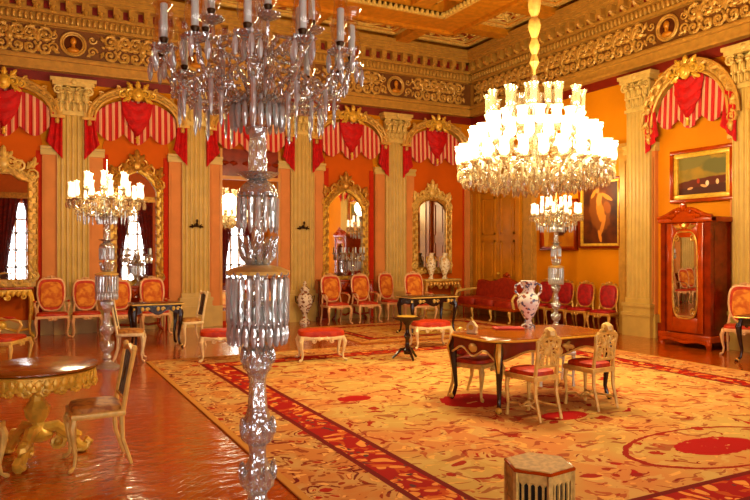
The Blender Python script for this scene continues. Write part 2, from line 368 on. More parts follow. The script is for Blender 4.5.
# entablature on the two walls that show
def entablature(side, a, b, a2, meds, name):
    T = wallT(side); m = MB(); m.T = T
    def bar(y, z0, z1): m.box(a, b, -y, 0, z0, z1)
    bar(.2, 5.3, 5.36); bar(.16, 5.36, 5.5); bar(.24, 5.5, 5.56); bar(.19, 5.56, 5.6); bar(.1, 5.6, 6.24); bar(.2, 6.2, 6.26); bar(.14, 6.26, 6.44)
    bar(.22, 6.44, 6.5); bar(.18, 6.5, 6.7); bar(.36, 6.7, 6.76); bar(.39, 6.76, 6.84); bar(.42, 6.84, 6.9); bar(.45, 6.9, CZ+.05)
    o = struct(m.build(name, 'stonegold', smooth=False), 'deep gilded cornice above the wall')
    m = MB(); m.T = T; m.box(a2, b, -.106, -.09, 5.61, 6.19); m.build('frieze_panel', 'frieze', o, smooth=False)
    m = MB(); m.T = T; m.box(a, b, -.03, 0, 5.12, 5.3).build('overhang_shade', 'band', o, smooth=False)  # shade below the architrave overhang, put on the wall as a maroon strip
    m = MB(); m.T = T; x = a2 + .06
    while x < b - .05:
        m.ell((x, -.16, 6.35), (.036, .05, .085), 7, 5); x += .105
    m.build('egg_and_dart', 'orn', o)
    m = MB(); m.T = T; x = a2 + .1
    while x < b - .2:
        m.box(x, x+.13, -.33, -.15, 6.56, 6.7); m.tube([(x+.065, -.2, 6.53), (x+.065, -.28, 6.55), (x+.065, -.33, 6.59)], [.06, .05, .03], 6); x += .3
    m.build('bracket', 'stonegold', o, smooth=False)
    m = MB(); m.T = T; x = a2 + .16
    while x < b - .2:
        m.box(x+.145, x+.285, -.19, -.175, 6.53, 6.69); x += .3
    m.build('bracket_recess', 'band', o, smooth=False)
    m = MB(); m.T = T; L = 1.0; x = a2 + .4
    ms = []
    while x < b - .3:
        if not any(abs(x - q) < .58 for q in meds) : ms.append(x)
        x += L/2
    for k, x in enumerate(ms):
        K = T @ Matrix.Translation((x, 0, 5.9)); m.T = K
        def half():
            m.scroll(.15, .13, .15, -2.2, 1.45, -1, -.13, .034)
            m.scroll(.14, -.15, .14, 2.2, 1.35, 1, -.13, .032); m.leaf(.06, .0, .2, .2, .09, -.13); m.leaf(.03, -.26, .1, .2, .07, -.13); m.leaf(.03, .26, -.1, .2, .07, -.13); m.leaf(.27, .1, 1.2, .16, .06, -.13); m.leaf(.27, -.08, -1.2, .16, .06, -.13)
            m.leaf(.24, -.02, .5, .09, .05, -.13); m.leaf(.02, .02, 1.15, .2, .07, -.13)
        m.mir(half); m.leaf(0, -.06, pi/2, .3, .09, -.13, .05); m.ell((0, -.14, -.14), (.05, .05, .05), 8, 5)
        if k % 3 == 2: m.ell((0, -.15, .02), (.07, .06, .09), 8, 6)
    m.T = T
    m.build('frieze_scrollwork', 'orn', o)
    for q in meds:
        m = MB(); m.T = T @ Matrix.Translation((q, -.13, 5.9)) @ Matrix.Scale(.86, 4)
        m.tube([(.27*cos(i*pi/14), 0, .27*sin(i*pi/14)) for i in range(28)], .028, 8, True)
        m.tube([(.22*cos(i*pi/14), 0, .22*sin(i*pi/14)) for i in range(28)], .02, 6, True)
        def fl(): m.scroll(.42, -.14, .12, 0, 1.3, 1, 0, .026); m.scroll(.42, .15, .1, 0, 1.2, -1, 0, .024); m.leaf(.28, -.26, .4, .16, .06)
        m.mir(fl); fr = m.build('medallion_frame', 'orn', o)
        m = MB(); m.T = T @ Matrix.Translation((q, -.12, 5.9)); m.prism([(.21*cos(i*pi/12), .21*sin(i*pi/12)) for i in range(24)], -.005, .01); m.build('medallion_ground', 'meddark', o)
        m = MB(); m.T = T @ Matrix.Translation((q, -.15, 5.9)); m.ell((0, 0, .05), (.06, .05, .08), 8, 6); m.tube([(0, 0, 0), (0, 0, -.08)], .035, 6); m.ell((0, 0, -.13), (.12, .05, .06), 8, 5); m.build('bust', 'beam', o)
entablature('b', LX, RX - .0, -2.6, (-1.53, .95, 3.43, 5.95, 8.5), 'trim_1')
entablature('r', -BY + .0, -FY, -BY + .25, (-8.75, -5.0), 'trim_2')

# ceiling: border coffers, heavy beams with bead rows, inner coffers
m = MB(); bw, I0 = .16, .62
xi, yi = RX - 1.85, BY - 1.85                  # outer edge of the great beam
x2, y2 = RX - 2.7, BY - 2.72                 # its inner edge
xl = LX + 1.3
m.box(xl, xi, y2, yi, CZ-.1, CZ+.25).box(x2, xi, FY, y2, CZ-.1, CZ+.25)
m.box(xl, xi, yi-.06, yi+.05, CZ-.17, CZ).box(xi-.06, xi+.05, FY, yi+.05, CZ-.17, CZ)
for X in (.95, 3.43, 5.95, 8.5): m.box(X-.18, X+.18, yi, BY, CZ-.02, CZ+.25)
for Y in (13.25, 11.6, 9.42, 7.14, 4.9): m.box(xi, RX, Y-.18, Y+.18, CZ-.02, CZ+.25)
for X in (-.5, 2.2, 4.9, 7.6): m.box(X-.2, X+.2, FY, y2, CZ-.02, CZ+.25)
for Y in (11.6, 9.0, 6.4, 3.8): m.box(xl, x2, Y-.2, Y+.2, CZ-.02, CZ+.25)
struct(m.build('trim_3', 'beam', smooth=False), 'gilded beams dividing the coffered ceiling')
tb = bpy.data.objects['trim_3']
m = MB(); q = 0
for i in range(110):
    X = x2 - .05 - i*.13
    if X > 1.5: m.ell((X, y2 - .02, CZ - .09), (.045, .05, .06), 6, 4)
    Y = y2 - .05 - i*.13
    if Y > 3: m.ell((x2 - .02, Y, CZ - .09), (.05, .045, .06), 6, 4)
m.box(2, x2+.05, y2-.0, y2+.06, CZ-.15, CZ-.02).box(x2, x2+.06, 3, y2+.06, CZ-.15, CZ-.02)
m.build('bead_row', 'leaf', tb)
def coffer(x0, x1, y0, y1, par, K):
    z = CZ + .18
    K[0].box(x0, x1, y0, y1, z, z+.06)
    for (a, b, c, d) in ((x0, x1, y0, y0+.07), (x0, x1, y1-.07, y1), (x0, x0+.07, y0, y1), (x1-.07, x1, y0, y1)): K[1].box(a, b, c, d, z-.06, z+.02)
    g = .2
    for (a, b, c, d) in ((x0+g, x1-g, y0+g, y0+g+.05), (x0+g, x1-g, y1-g-.05, y1-g), (x0+g, x0+g+.05, y0+g, y1-g), (x1-g-.05, x1-g, y0+g, y1-g)): K[1].box(a, b, c, d, z-.04, z+.02)
    cx, cy = (x0+x1)/2, (y0+y1)/2; K[2].box(x0+g+.08, x1-g-.08, y0+g+.08, y1-g-.08, z-.012, z+.01)
    T = Matrix.Translation((cx, cy, z-.03)) @ Matrix.Rotation(pi/2, 4, 'X'); rx = min((x1-x0)/2 - g - .1, 1.1); ry = (y1-y0)/2 - g - .1
    K[1].T = T
    K[1].tube([(rx*.62*cos(i*pi/10), 0, ry*.8*sin(i*pi/10)) for i in range(20)], .022, 5, True)
    for sx in (-1, 1):
        for sz in (-1, 1):
            K[1].scroll(sx*rx*.8, sz*ry*.55, ry*.26, pi/2, 1.3, sx*sz, 0, .02); K[1].leaf(sx*rx*.28, 0, 0 if sx > 0 else pi, rx*.25, .08)
    for k in range(8): K[1].leaf(0, 0, k*pi/4, ry*.5, .07)
    K[1].T = Matrix()
K = (MB(), MB(), MB())
bx = [-1.5, .95, 3.43, 5.95, 8.5]
for i in range(4): coffer(bx[i]+.18, bx[i+1]-.18, yi+.05, BY-.45, tb, K)
coffer(8.68, RX-.45, yi+.05, BY-.45, tb, K)
by = [13.25, 11.6, 9.42, 7.14, 4.9]
for i in range(4): coffer(xi+.05, RX-.45, by[i+1]+.18, by[i]-.18, tb, K)
for a, b in ((-.5, 2.2), (2.2, 4.9), (4.9, 7.6), (7.6, 8.25)):
    for c, d in ((9, 11.6), (11.6, y2+.2), (6.4, 9)): coffer(a+.2, b-.2, c+.2, d-.2, tb, K)
K[0].build('coffer_panel', 'ceil', tb, smooth=False); K[1].build('coffer_moulding', 'leaf', tb); K[2].build('coffer_painting', 'coffer', tb, smooth=False)

# pilasters
def pilaster(n, side, x, label, wd=.6, ribs=True, rw=.27):
    T = wallT(side) @ Matrix.Translation((x, 0, 0)); h = wd/2
    m = MB(); m.T = T; pts = [(-h, 0), (-h, -.15)]; k = 6; fw = wd/(k*1.0)
    for i in range(k):
        a = -h + fw*i; pts += [(a + fw*.16, -.15), (a + fw*.3, -.128), (a + fw*.5, -.118), (a + fw*.7, -.128), (a + fw*.84, -.15)]
    pts += [(h, -.15), (h, 0)]
    N = len(pts); z0, z1 = .75, 4.44
    m.put([(p, q, z0) for p, q in pts] + [(p, q, z1) for p, q in pts], [(i, i+1, i+1+N, i+N) for i in range(N-1)] + [tuple(range(N)), tuple(range(N, 2*N))[::-1]])
    o = struct(m.build('trim_%d' % n, 'stone', ang=20), label)
    m = MB(); m.T = T
    m.box(-h-.06, h+.06, -.21, 0, 0, .4).box(-h-.08, h+.08, -.23, 0, .4, .46).box(-h-.05, h+.05, -.2, 0, .46, .58).box(-h-.07, h+.07, -.22, 0, .58, .65).box(-h-.02, h+.02, -.17, 0, .65, .75)
    m.build('pilaster_base', 'stone', o, smooth=False)
    m = MB(); m.T = T
    m.box(-h-.03, h+.03, -.18, 0, 4.44, 4.5).box(-h, h, -.15, 0, 4.5, 5.0).box(-h-.09, h+.09, -.26, 0, 5.02, 5.1).box(-h-.13, h+.13, -.28, 0, 5.1, 5.17)
    for z, nn, hh, oy in ((4.52, 5, .2, .17), (4.68, 4, .22, .2)):
        for i in range(nn):
            a = -h + wd*(i+.5)/nn; ww = wd/nn*.46
            m.ell((a, -oy, z + hh/2), (ww, .045, hh/2), 7, 5); m.ell((a, -oy-.05, z + hh*.95), (ww*.8, .04, .035), 7, 4); m.tube([(a, -oy-.04, z), (a, -oy-.05, z+hh*.9)], .014, 5)
    def vol(): m.scroll(h-.02, 4.93, .1, 2.4, 1.5, -1, -.22, .032); m.scroll(.1, 4.95, .06, .8, 1.2, 1, -.2, .02); m.leaf(.12, 4.86, 1, .12, .05, -.2)
    m.mir(vol); m.ell((0, -.27, 5.1), (.06, .04, .06), 8, 5); m.build('pilaster_capital', 'capital', o)
    if ribs:
        m = MB(); m.T = T
        for q in (-1, 1):
            a, b = sorted((q*h, q*(h+rw))); m.box(a, b, -.09, 0, 0, 3.62); m.box(a+.04, b-.04, -.105, 0, .7, 3.5)
        m.build('arch_jamb', 'rib', o, smooth=False)
        m = MB(); m.T = T
        for q in (-1, 1):
            a, b = sorted((q*h, q*(h+rw+.03))); m.box(a, b, -.13, 0, 3.62, 3.68).box(a, b, -.11, 0, 3.68, 3.74).box(a, b, -.16, 0, 3.74, 3.79); m.box(a, b, -.12, 0, 0, .45)
        m.build('impost', 'stone', o, smooth=False)
    return o
for i, x in enumerate((-1.53, .95, 3.43, 5.95, 8.5)): pilaster(4+i, 'b', x, 'fluted cream pilaster on the back wall')
for i, y in enumerate((9.42, 7.14, 4.9)): pilaster(9+i, 'r', -y, 'fluted cream pilaster on the right wall', .56, rw=.08)
# half pier in the corner, strip beyond the door, rail on the right wall
m = MB(); m.T = wallT('r')
for a, b in ((-15.2, -14.98), (-12.95, -12.55), (-9.95, -9.72)): m.box(a, b, -.1, 0, 0, 3.62); m.box(a+.05, b-.05, -.125, 0, .5, 3.5)
m.box(-15.2, -9.72, -.1, 0, 3.62, 3.68).box(-15.2, -9.72, -.07, 0, 3.68, 3.8).box(-15.2, -9.72, -.14, 0, 3.8, 3.86)
struct(m.build('trim_12', 'stonegold', smooth=False), 'cream strips and rail on the right wall')
m = MB(); m.T = wallT('b'); m.box(10.67, 10.95, -.09, 0, 0, 3.62); m.box(10.71, 10.9, -.105, 0, .5, 3.5); m.box(10.63, 10.95, -.14, 0, 3.62, 3.79)
struct(m.build('trim_13', 'rib', smooth=False), 'salmon strip in the far corner')
m = MB(); m.T = wallT('r'); m.box(-12.5, -9.72, -.06, 0, 0, .26).box(-12.5, -9.72, -.08, 0, .26, .3).box(-9.1, -7.45, -.06, 0, 0, .3).box(-6.8, 3, -.06, 0, 0, .3)
struct(m.build('baseboard_right', 'mahog', smooth=False))
bays = (-.29, 2.19, 4.69, 7.225, 9.6)
# vermilion infill of the bays (arched panel set on the wall)
for i, x in enumerate(bays):
    hw = .68 if i < 4 else .9
    c = x if i < 4 else 9.86
    m = MB(); m.T = wallT('b'); m.prism([(c-hw, 0), (c+hw, 0), (c+hw, 3.7)] + [(c+hw*cos(a*pi/16), 3.7 + .95*sin(a*pi/16)) for a in range(1, 16)] + [(c-hw, 3.7)], -.03, .0)
    o = struct(m.build('trim_%d' % (14+i), 'bay', smooth=False), 'red-orange arched panel between pilasters on the back wall')
    m = MB(); m.T = wallT('b'); m.box(c-hw, c-hw+.12, -.045, -.02, 0, 3.7).box(c+hw-.12, c+hw, -.045, -.02, 0, 3.7); m.build('panel_border', 'redbay', o, smooth=False)
m = MB(); m.T = wallT('b'); m.box(LX, RX-.1, -.04, 0, 0, .3); struct(m.build('baseboard_back', 'stone', smooth=False))

# door in the right wall by the corner
T = wallT('r')
m = MB(); m.T = T
for a, b in ((-14.95, -14.72), (-13.2, -12.97)): m.box(a, b, -.12, 0, 0, 3.2).box(a+.05, b-.05, -.15, 0, 0, 3.2)
m.box(-15, -12.92, -.14, 0, 3.2, 3.3).box(-15.03, -12.9, -.2, 0, 3.3, 3.38)
d = struct(m.build('door_1', 'oak', smooth=False), 'tall gold-brown double door behind the sofa')
m = MB(); m.T = T
for a, b in ((-14.72, -13.97), (-13.95, -13.2)):
    m.box(a, b, -.05, 0, 0, 3.2)
    for z0, z1 in ((.15, .75), (.9, 1.95), (2.1, 3.08)):
        for (p, q, u, v) in ((a+.1, b-.1, z0, z0+.05), (a+.1, b-.1, z1-.05, z1), (a+.1, a+.15, z0, z1), (b-.15, b-.1, z0, z1)): m.box(p, q, -.075, -.05, u, v)
        m.box(a+.22, b-.22, -.065, -.05, z0+.12, z1-.12)
m.build('door_panel', 'oak', d, smooth=False)
m = MB(); m.T = T; m.ell((-13.9, -.1, 1.1), (.035, .04, .035)); m.tube([(-13.9, -.05, 1.1), (-13.9, -.1, 1.1)], .015); m.build('door_knob', 'gold', d)

# ------------------------------------------------------------------ rugs
m = MB(); m.cbox(RUG[0], RUG[2], RUG[1], RUG[3], .001, .016, .005)
tag(m.build('rug', 'rug', smooth=False), 'very large orange and red floral rug under the central table', 'rug')
m = MB(); m.cbox(5.5, 9.7, 11.0, 13.75, .001, .016, .005)
tag(m.build('rug', 'rug2', smooth=False), 'smaller golden rug on the floor before the far corner', 'rug')

# ------------------------------------------------------------------ valances and gilded crowns over the bays
def arch_z(x, hw, z0, rise): return z0 + rise*sqrt(max(0, 1 - (x/hw)**2))
def valance(side, cx, where, hw=.84, z0=4.42, rise=.5):
    loc = (cx, BY, 0) if side == 'b' else (RX, -cx, 0); rz = 0 if side == 'b' else -pi/2
    t = thing('valance', 'red and striped silk valance ' + where, 'curtain', loc, rz, 'red valances under the gilded arches')
    n, k = 61, 9; vs, fs = [], []
    for j in range(k):
        for i in range(n):
            u = -1 + 2*i/(n-1); x = u*hw*.98; top = arch_z(x, hw, z0 - .05, rise)
            bot = 4.12 - .2*abs(cos(u*pi*1.5)) + .08*abs(u); v = j/(k-1)
            vs.append((x, -.12 - .025*sin(x*2*pi/.125) * (.4 + .6*v) - .03*v, top + (bot - top)*v))
    F = [(j*n+i, j*n+i+1, (j+1)*n+i+1, (j+1)*n+i) for j in range(k-1) for i in range(n-1)]
    m = MB(); m.put(vs, F); m.put([(a, b+.012, c) for a, b, c in vs], [f[::-1] for f in F]); m.build('pleated_skirt', 'stripe', t)
    m = MB(); vs, n = [], 15                       # heart-shaped swag
    for j in range(n):
        v = j/(n-1); z = arch_z(0, hw, z0, rise) - .04 - .78*v; wd = .36*(1 - v**1.6)*(1 - .12*cos(v*3)) + .012
        for i in range(n):
            u = -1 + 2*i/(n-1); vs.append((u*wd, -.19 - .07*(1-u*u) - .018*sin(v*22 + u*u*5), z - .1*(1-u*u)*(1-v) + .07*abs(u)*(v < .3)))
    F = [(j*n+i, j*n+i+1, (j+1)*n+i+1, (j+1)*n+i) for j in range(n-1) for i in range(n-1)]
    m.put(vs, F); m.put([(a, b+.02, c) for a, b, c in vs], [f[::-1] for f in F]); m.build('swag', 'redvelvet', t)
    m = MB(); m.tube([(-.05 + .1*i, -.2, arch_z(0, hw, z0, rise) - .86 - .03*i) for i in range(2)], .01); m.lathe([(.0, 0), (.03, -.03), (.02, -.06), (.035, -.16), (0, -.17)], 8, (0, -.2, arch_z(0, hw, z0, rise) - .8)); m.build('tassel', 'gold', t)
    for q in (-1, 1):
        vs, n, k = [], 15, 8
        for j in range(k):
            v = j/(k-1)
            for i in range(n):
                u = i/(n-1); wd = .2 + .1*v
                x = q*(hw + .2 - wd*u); z = 4.36 - (.82 - .34*u*(v))*v + .12*u*(1-v)
                vs.append((x, -.2 - .03*sin(u*16), z))
        F = [(j*n+i, j*n+i+1, (j+1)*n+i+1, (j+1)*n+i) for j in range(k-1) for i in range(n-1)]
        m = MB(); m.put(vs, F); m.put([(a, b+.02, c) for a, b, c in vs], [f[::-1] for f in F]); m.build('tail', 'redvelvet', t)
    return t
def crown(side, cx, where, hw=.84, z0=4.42, rise=.55, band=.12, big=False):
    loc = (cx, BY, 0) if side == 'b' else (RX, -cx, 0); rz = 0 if side == 'b' else -pi/2
    t = thing('gilded_arch', 'carved gilded arch ' + where, 'ornament', loc, rz, 'gilded arches over the bays')
    N = 24; A = [pi*i/N for i in range(N+1)]
    m = MB()
    for off, r, y in ((0, .03, -.2), (band, .034, -.22), (band*.5, .02, -.18)):
        m.tube([((hw+off)*cos(a), y, z0 + (rise+off)*sin(a)) for a in A], r, 6)
    m.prism([((hw+band)*cos(a), z0 + (rise+band)*sin(a)) for a in A] + [(hw*cos(a), z0 + rise*sin(a)) for a in A[::-1]], -.18, -.02)
    for i in range(1, N):
        a = A[i]; m.leaf((hw+band*.3)*cos(a), z0 + (rise+band*.3)*sin(a), a + (.9 if i % 2 else -.9), band*1.1, band*.5, -.22)
        if not big and i % 3 == 0: m.scroll((hw+band*1.4)*cos(a), z0 + (rise+band*1.3)*sin(a), .06, a, 1.3, 1 if a < pi/2 else -1, -.2, .02)
    def sh():
        if big: m.scroll(hw+.06, z0-.06, .11, pi/2, 1.5, -1, -.2, .035); m.leaf(hw+.05, z0-.1, -pi/2, .22, .1, -.2)
        else:
            m.box(hw-.02, hw+.24, -.24, -.02, z0-.06, z0).box(hw+.02, hw+.2, -.2, -.02, z0, z0+.08); m.scroll(hw+.12, z0+.15, .08, -pi/2, 1.4, 1, -.18, .028); m.leaf(hw+.1, z0-.05, -pi/2, .14, .09, -.2)
    m.mir(sh); m.build('arch_moulding', 'orn', t)
    m = MB(); zc = z0 + rise
    m.ell((0, -.27, zc+.0), (.12, .07, .15), 12, 7); m.ell((0, -.33, zc), (.07, .04, .09), 10, 6)
    def cr(): m.scroll(.16, zc+.02, .1, pi, 1.4, -1, -.26, .03); m.leaf(.1, zc+.1, .9, .2, .08, -.26); m.leaf(.12, zc-.06, -.5, .22, .08, -.26); m.scroll(.3, zc-.02, .08, pi/2, 1.3, -1, -.25, .024)
    m.mir(cr); m.leaf(0, zc+.1, pi/2, .2, .1, -.26); m.build('cartouche', 'gold', t)
    return t
bw_ = ('at the left edge of the back wall', 'above the mirror behind the lit left candelabrum', 'behind the tall unlit crystal candelabrum', 'above the pointed-arch mirror', 'nearest the far corner on the back wall')
for x, wv in zip((-.29, 2.19, 4.69, 7.225, 9.72), bw_):
    valance('b', x, wv); crown('b', x, wv)
valance('r', -8.26, 'over the framed landscape and wardrobe', .74, 4.15, .78)
crown('r', -8.26, 'over the framed landscape and wardrobe', .8, 4.05, .9, .2, True)
valance('r', -6.02, 'in the next bay nearer than the wardrobe', .78, 4.15, .78)
crown('r', -6.02, 'in the next bay nearer than the wardrobe', .86, 4.05, .9, .2, True)

# ------------------------------------------------------------------ wall mirrors
def mirror(cx, label, hw, z0, z1, rise, fw, mat, kind, side='b'):
    t = thing('wall_mirror', label, 'mirror', (cx, BY - .032, 0), 0, 'gilded mirrors on the back wall')
    top = []
    if kind == 'ogee': top = [(hw*(1-u), z1 + rise*(sin(u*pi/2)**.8) + .05*(u > .93)) for u in [i/10 for i in range(11)]]
    elif kind == 'arch': top = [(hw*cos(a*pi/20), z1 + rise*sin(a*pi/20)) for a in range(11)]
    else: top = [(hw, z1), (hw*.6, z1 + rise*.3), (hw*.3, z1 + rise), (0, z1 + rise)]
    out = [(hw, z0)] + top + [(-x, z) for x, z in top[::-1][1:]] + [(-hw, z0)]
    m = MB(); m.prism(out, -.03, -.012); m.build('glass', 'mirror', t, smooth=False)
    m = MB(); g = fw; cz = (z0 + z1)/2
    def offs(d): return [(x + math.copysign(d, x)*(abs(x) > .01), z + (d if z > z1 - .01 else (-d if z < z0 + .01 else 0))) for x, z in out]
    o2 = offs(g)
    n = len(out)
    for i in range(n):
        j = (i+1) % n; a, b, c, d = out[i], out[j], o2[j], o2[i]
        vs = [(p[0], y, p[1]) for y in (-.06, -.002) for p in (a, b, c, d)]
        m.put(vs, [(0, 1, 2, 3), (7, 6, 5, 4), (0, 4, 5, 1), (1, 5, 6, 2), (2, 6, 7, 3), (3, 7, 4, 0)])
    m.tube([(x, -.07, z) for x, z in out], .02, 6, True); m.tube([(x, -.075, z) for x, z in o2], .024, 6, True); m.build('frame', mat, t)
    m = MB(); mid = offs(g*.5)
    for i in range(n):
        a, b = Vector(mid[i]), Vector(mid[(i+1) % n]); L = (b-a).length; k = max(1, int(L/.1)); an = math.atan2(b.y-a.y, b.x-a.x)
        for q in range(k):
            p = a + (b-a)*(q+.5)/k; m.leaf(p.x, p.y, an + (.7 if q % 2 else -.7), .13, .05, -.08, .03)
            if q % 2 == 0: m.scroll(p.x + .03, p.y, .045, 0, 1.2, 1 if p.x > 0 else -1, -.085, .013, 5, 9)
    zt = z1 + rise + g
    def cr():
        m.scroll(hw*.62, z1 + rise*.75 + g + .04, .13, 2.6, 1.4, -1, -.08, .03); m.scroll(hw+g*.4, z1+.16, .12, -1.2, 1.5, 1, -.08, .028)
        m.leaf(hw*.4, zt-.04, .7, .2, .08, -.08); m.leaf(hw*.9, z1+rise*.6+g, .9, .26, .09, -.08); m.leaf(hw+g*.5, z1+.26, 1.4, .26, .09, -.08)
        m.scroll(hw+g*.6, z0+.05, .1, pi/2, 1.4, -1, -.08, .026); m.leaf(hw+g*.5, z0+.2, 1.4, .2, .08, -.08); m.leaf(hw*.5, z0-g, .3, .25, .08, -.08)
    m.mir(cr); m.build('carved_border', 'leaf' if mat == 'gilt' else 'gilt', t)
    m = MB()
    def c2(): m.scroll(.13, zt+.07, .12, pi, 1.5, -1, -.08, .028); m.leaf(.06, zt+.1, 1.1, .22, .08, -.08)
    m.mir(c2); m.leaf(0, zt+.1, pi/2, .3, .12, -.09); m.ell((0, -.09, zt+.04), (.1, .05, .12), 10, 6); m.build('crest', 'gilt' if mat == 'gold' else 'leaf', t)
    return t
mirror(-.3, 'gilded mirror at the left edge with a stepped carved top', .44, 1.12, 3.05, .16, .15, 'gilt', 'step')
mirror(2.19, 'tall gilded mirror with pointed crest, behind the lit left candelabrum', .42, 1.05, 2.95, .4, .1, 'gold', 'ogee')
mirror(7.1, 'gilded mirror with a pointed ogee arch above two chairs', .48, 1.05, 2.72, .42, .11, 'gold', 'ogee')
mirror(9.62, 'gilded arched mirror nearest the corner above two cream vases', .45, 1.24, 2.7, .32, .15, 'gilt', 'arch')
t = thing('pier_mirror', 'very tall plain pier mirror under a dark panel, behind the unlit candelabrum', 'mirror', (4.69, BY - .032, 0))
MB().box(-.66, .66, -.03, -.01, .32, 3.3).build('glass', 'mirror', t, smooth=False)
m = MB()
for q in (-1, 1): a, b = sorted((q*.66, q*.72)); m.box(a, b, -.07, 0, .1, 4.0)
m.box(-.72, .72, -.07, 0, .1, .32).box(-.72, .72, -.09, 0, 3.3, 3.38); m.build('frame', 'oak', t, smooth=False)
m = MB(); m.box(-.66, .66, -.05, 0, 3.38, 4.0)
for a in (-.5, 0, .5): m.leaf(a, 3.68, 0, .2, .1, -.05); m.leaf(a, 3.68, pi, .2, .1, -.05)
m.build('over_panel', 'mahog', t)

# ------------------------------------------------------------------ framed pictures on the right wall
def picture(cy, z0, z1, wd, label, fmat, art, fw=.12, inner='gold'):
    t = thing('framed_painting', label, 'painting', (RX - .005, cy, 0), -pi/2); h = wd/2
    m = MB(); m.box(-h, h, -.03, 0, z0, z1).build('canvas', art, t, smooth=False)
    for nm, a, b, dep, mt in (('frame', fw*.55, fw, .1, fmat), ('inner_frame', 0, fw*.55, .075, inner)):
        m = MB()
        for (x0, x1, u, v) in ((-h-b, h+b, z1+a, z1+b), (-h-b, h+b, z0-b, z0-a), (-h-b, -h-a, z0-a, z1+a), (h+a, h+b, z0-a, z1+a)): m.cbox(x0, x1, -dep, 0, u, v, .012)
        m.build(nm, mt, t)
    return t
nude = mk_paint('dancer_oil_painting', (58, 22, 8), (96, 46, 14), [(-.02, 2.55, .3, .5, .2, (120, 66, 20)), (.0, 2.52, .11, .24, .25, (196, 124, 48)), (-.04, 2.78, .08, .15, -.2, (200, 136, 68)), (-.09, 2.98, .055, .07, 0, (196, 134, 76)), (.05, 2.2, .05, .26, -.35, (190, 124, 58)), (-.02, 2.0, .045, .14, .3, (206, 132, 54)), (.17, 2.82, .18, .045, -.5, (214, 140, 60)), (-.2, 2.9, .12, .04, .9, (206, 136, 62)), (.18, 2.6, .1, .14, .5, (150, 84, 28))])
picture(10.5, 1.84, 3.12, .98, 'tall dark painting of a golden dancing figure in a red-brown frame', 'mahog', nude, .1)
land = mk_paint('hunt_oil_painting', (168, 132, 52), (132, 112, 48), [(0, 2.72, 1.2, .2, 0, (72, 28, 12)), (-.3, 3.3, .5, .12, .1, (124, 112, 60)), (.35, 3.2, .4, .14, -.1, (104, 98, 46)), (.0, 2.93, .7, .08, .08, (92, 40, 18)), (.1, 2.9, .035, .05, 0, (236, 206, 170)), (.3, 2.92, .03, .05, 0, (230, 190, 140)), (-.25, 2.83, .06, .022, .2, (220, 160, 110)), (.03, 2.86, .07, .025, -.3, (226, 170, 110)), (-.08, 2.96, .03, .05, 0, (160, 60, 30))])
picture(8.08, 2.72, 3.4, .98, 'wide landscape painting in a red and gold frame above the wardrobe', 'mahogl', land, .15)
small = mk_paint('small_oil_painting', (206, 140, 40), (180, 110, 30), [(.05, 2.3, .28, .3, 0, (70, 26, 12)), (-.42, 2.3, .1, .6, 0, (226, 176, 80))])
picture(11.75, 1.78, 2.75, 1.0, 'framed picture hanging behind the lit candelabrum at right', 'mahog', small, .09, 'mahogl')
# small bronze bracket ornaments on pilasters
for x, z, lb in ((3.43, 2.25, 'small dark bronze bracket ornament left of the unlit candelabrum'), (5.95, 2.25, 'small dark bronze bracket ornament right of the unlit candelabrum')):
    m = MB(); m.T = Matrix.Translation((x, BY - .15, z)) @ Matrix.Scale(.72, 4); m.ell((0, -.02, 0), (.07, .03, .06)); m.tube([(0, -.02, 0), (0, -.1, .03), (0, -.13, .1)], [.03, .025, .02]); m.ell((0, -.13, .13), (.04, .04, .05))
    def wg(): m.leaf(.03, -.03, -.15, .2, .07, -.04); m.tube([(0, -.03, -.04), (.08, -.08, -.05), (.15, -.08, .02)], [.02, .016, .02], 6)
    m.mir(wg); tag(m.build('bracket_ornament', 'bronze'), lb, 'ornament', 'bronze ornaments on the pilasters')

# ------------------------------------------------------------------ furniture makers (front faces local -y, origin on the floor)
def cab(m, x, y, h, ox, oy, k=1.0):      # cabriole leg
    m.tube([(x, y, h), (x+ox*.022*k, y+oy*.022*k, h*.82), (x+ox*.012*k, y+oy*.012*k, h*.55), (x-ox*.006, y-oy*.006, h*.28), (x+ox*.006, y+oy*.006, h*.1), (x+ox*.035*k, y+oy*.035*k, .02), (x+ox*.05*k, y+oy*.05*k, .012)],
           [.03*k, .034*k, .023*k, .016*k, .014*k, .021*k, .012*k], 7); return m
def seat_parts(t, w, d, h, smat, fmat, apron=.055, puff=.05):
    m = MB(); m.ell((0, 0, h - .005), (w/2 - .012, d/2 - .012, puff), 20, 8, .45); m.build('seat', smat, t)
    m = MB(); m.cbox(-w/2, w/2, -d/2, d/2, h - .01 - apron, h - .012, .012)
    m.scroll(.05, h-apron-.01, .035, pi, 1.2, 1, -d/2-.005, .012); m.scroll(-.05, h-apron-.01, .035, 0, 1.2, -1, -d/2-.005, .012); m.leaf(0, h-apron+.02, -pi/2, .07, .04, -d/2-.005)
    m.build('seat_frame', fmat, t)
def legs4(t, w, d, h, fmat, splay=True, k=1.0):
    for sx in (-1, 1):
        cab(MB(), sx*(w/2-.03), -d/2+.03, h, sx, -1, k).build('leg', fmat, t)
        if splay: MB().tube([(sx*(w/2-.04), d/2-.03, h), (sx*(w/2-.04), d/2-.02, h*.5), (sx*(w/2-.035), d/2+.045, .0)], [.026*k, .02*k, .016*k], 7).build('leg', fmat, t)
        else: cab(MB(), sx*(w/2-.03), d/2-.03, h, sx, 1, k).build('leg', fmat, t)
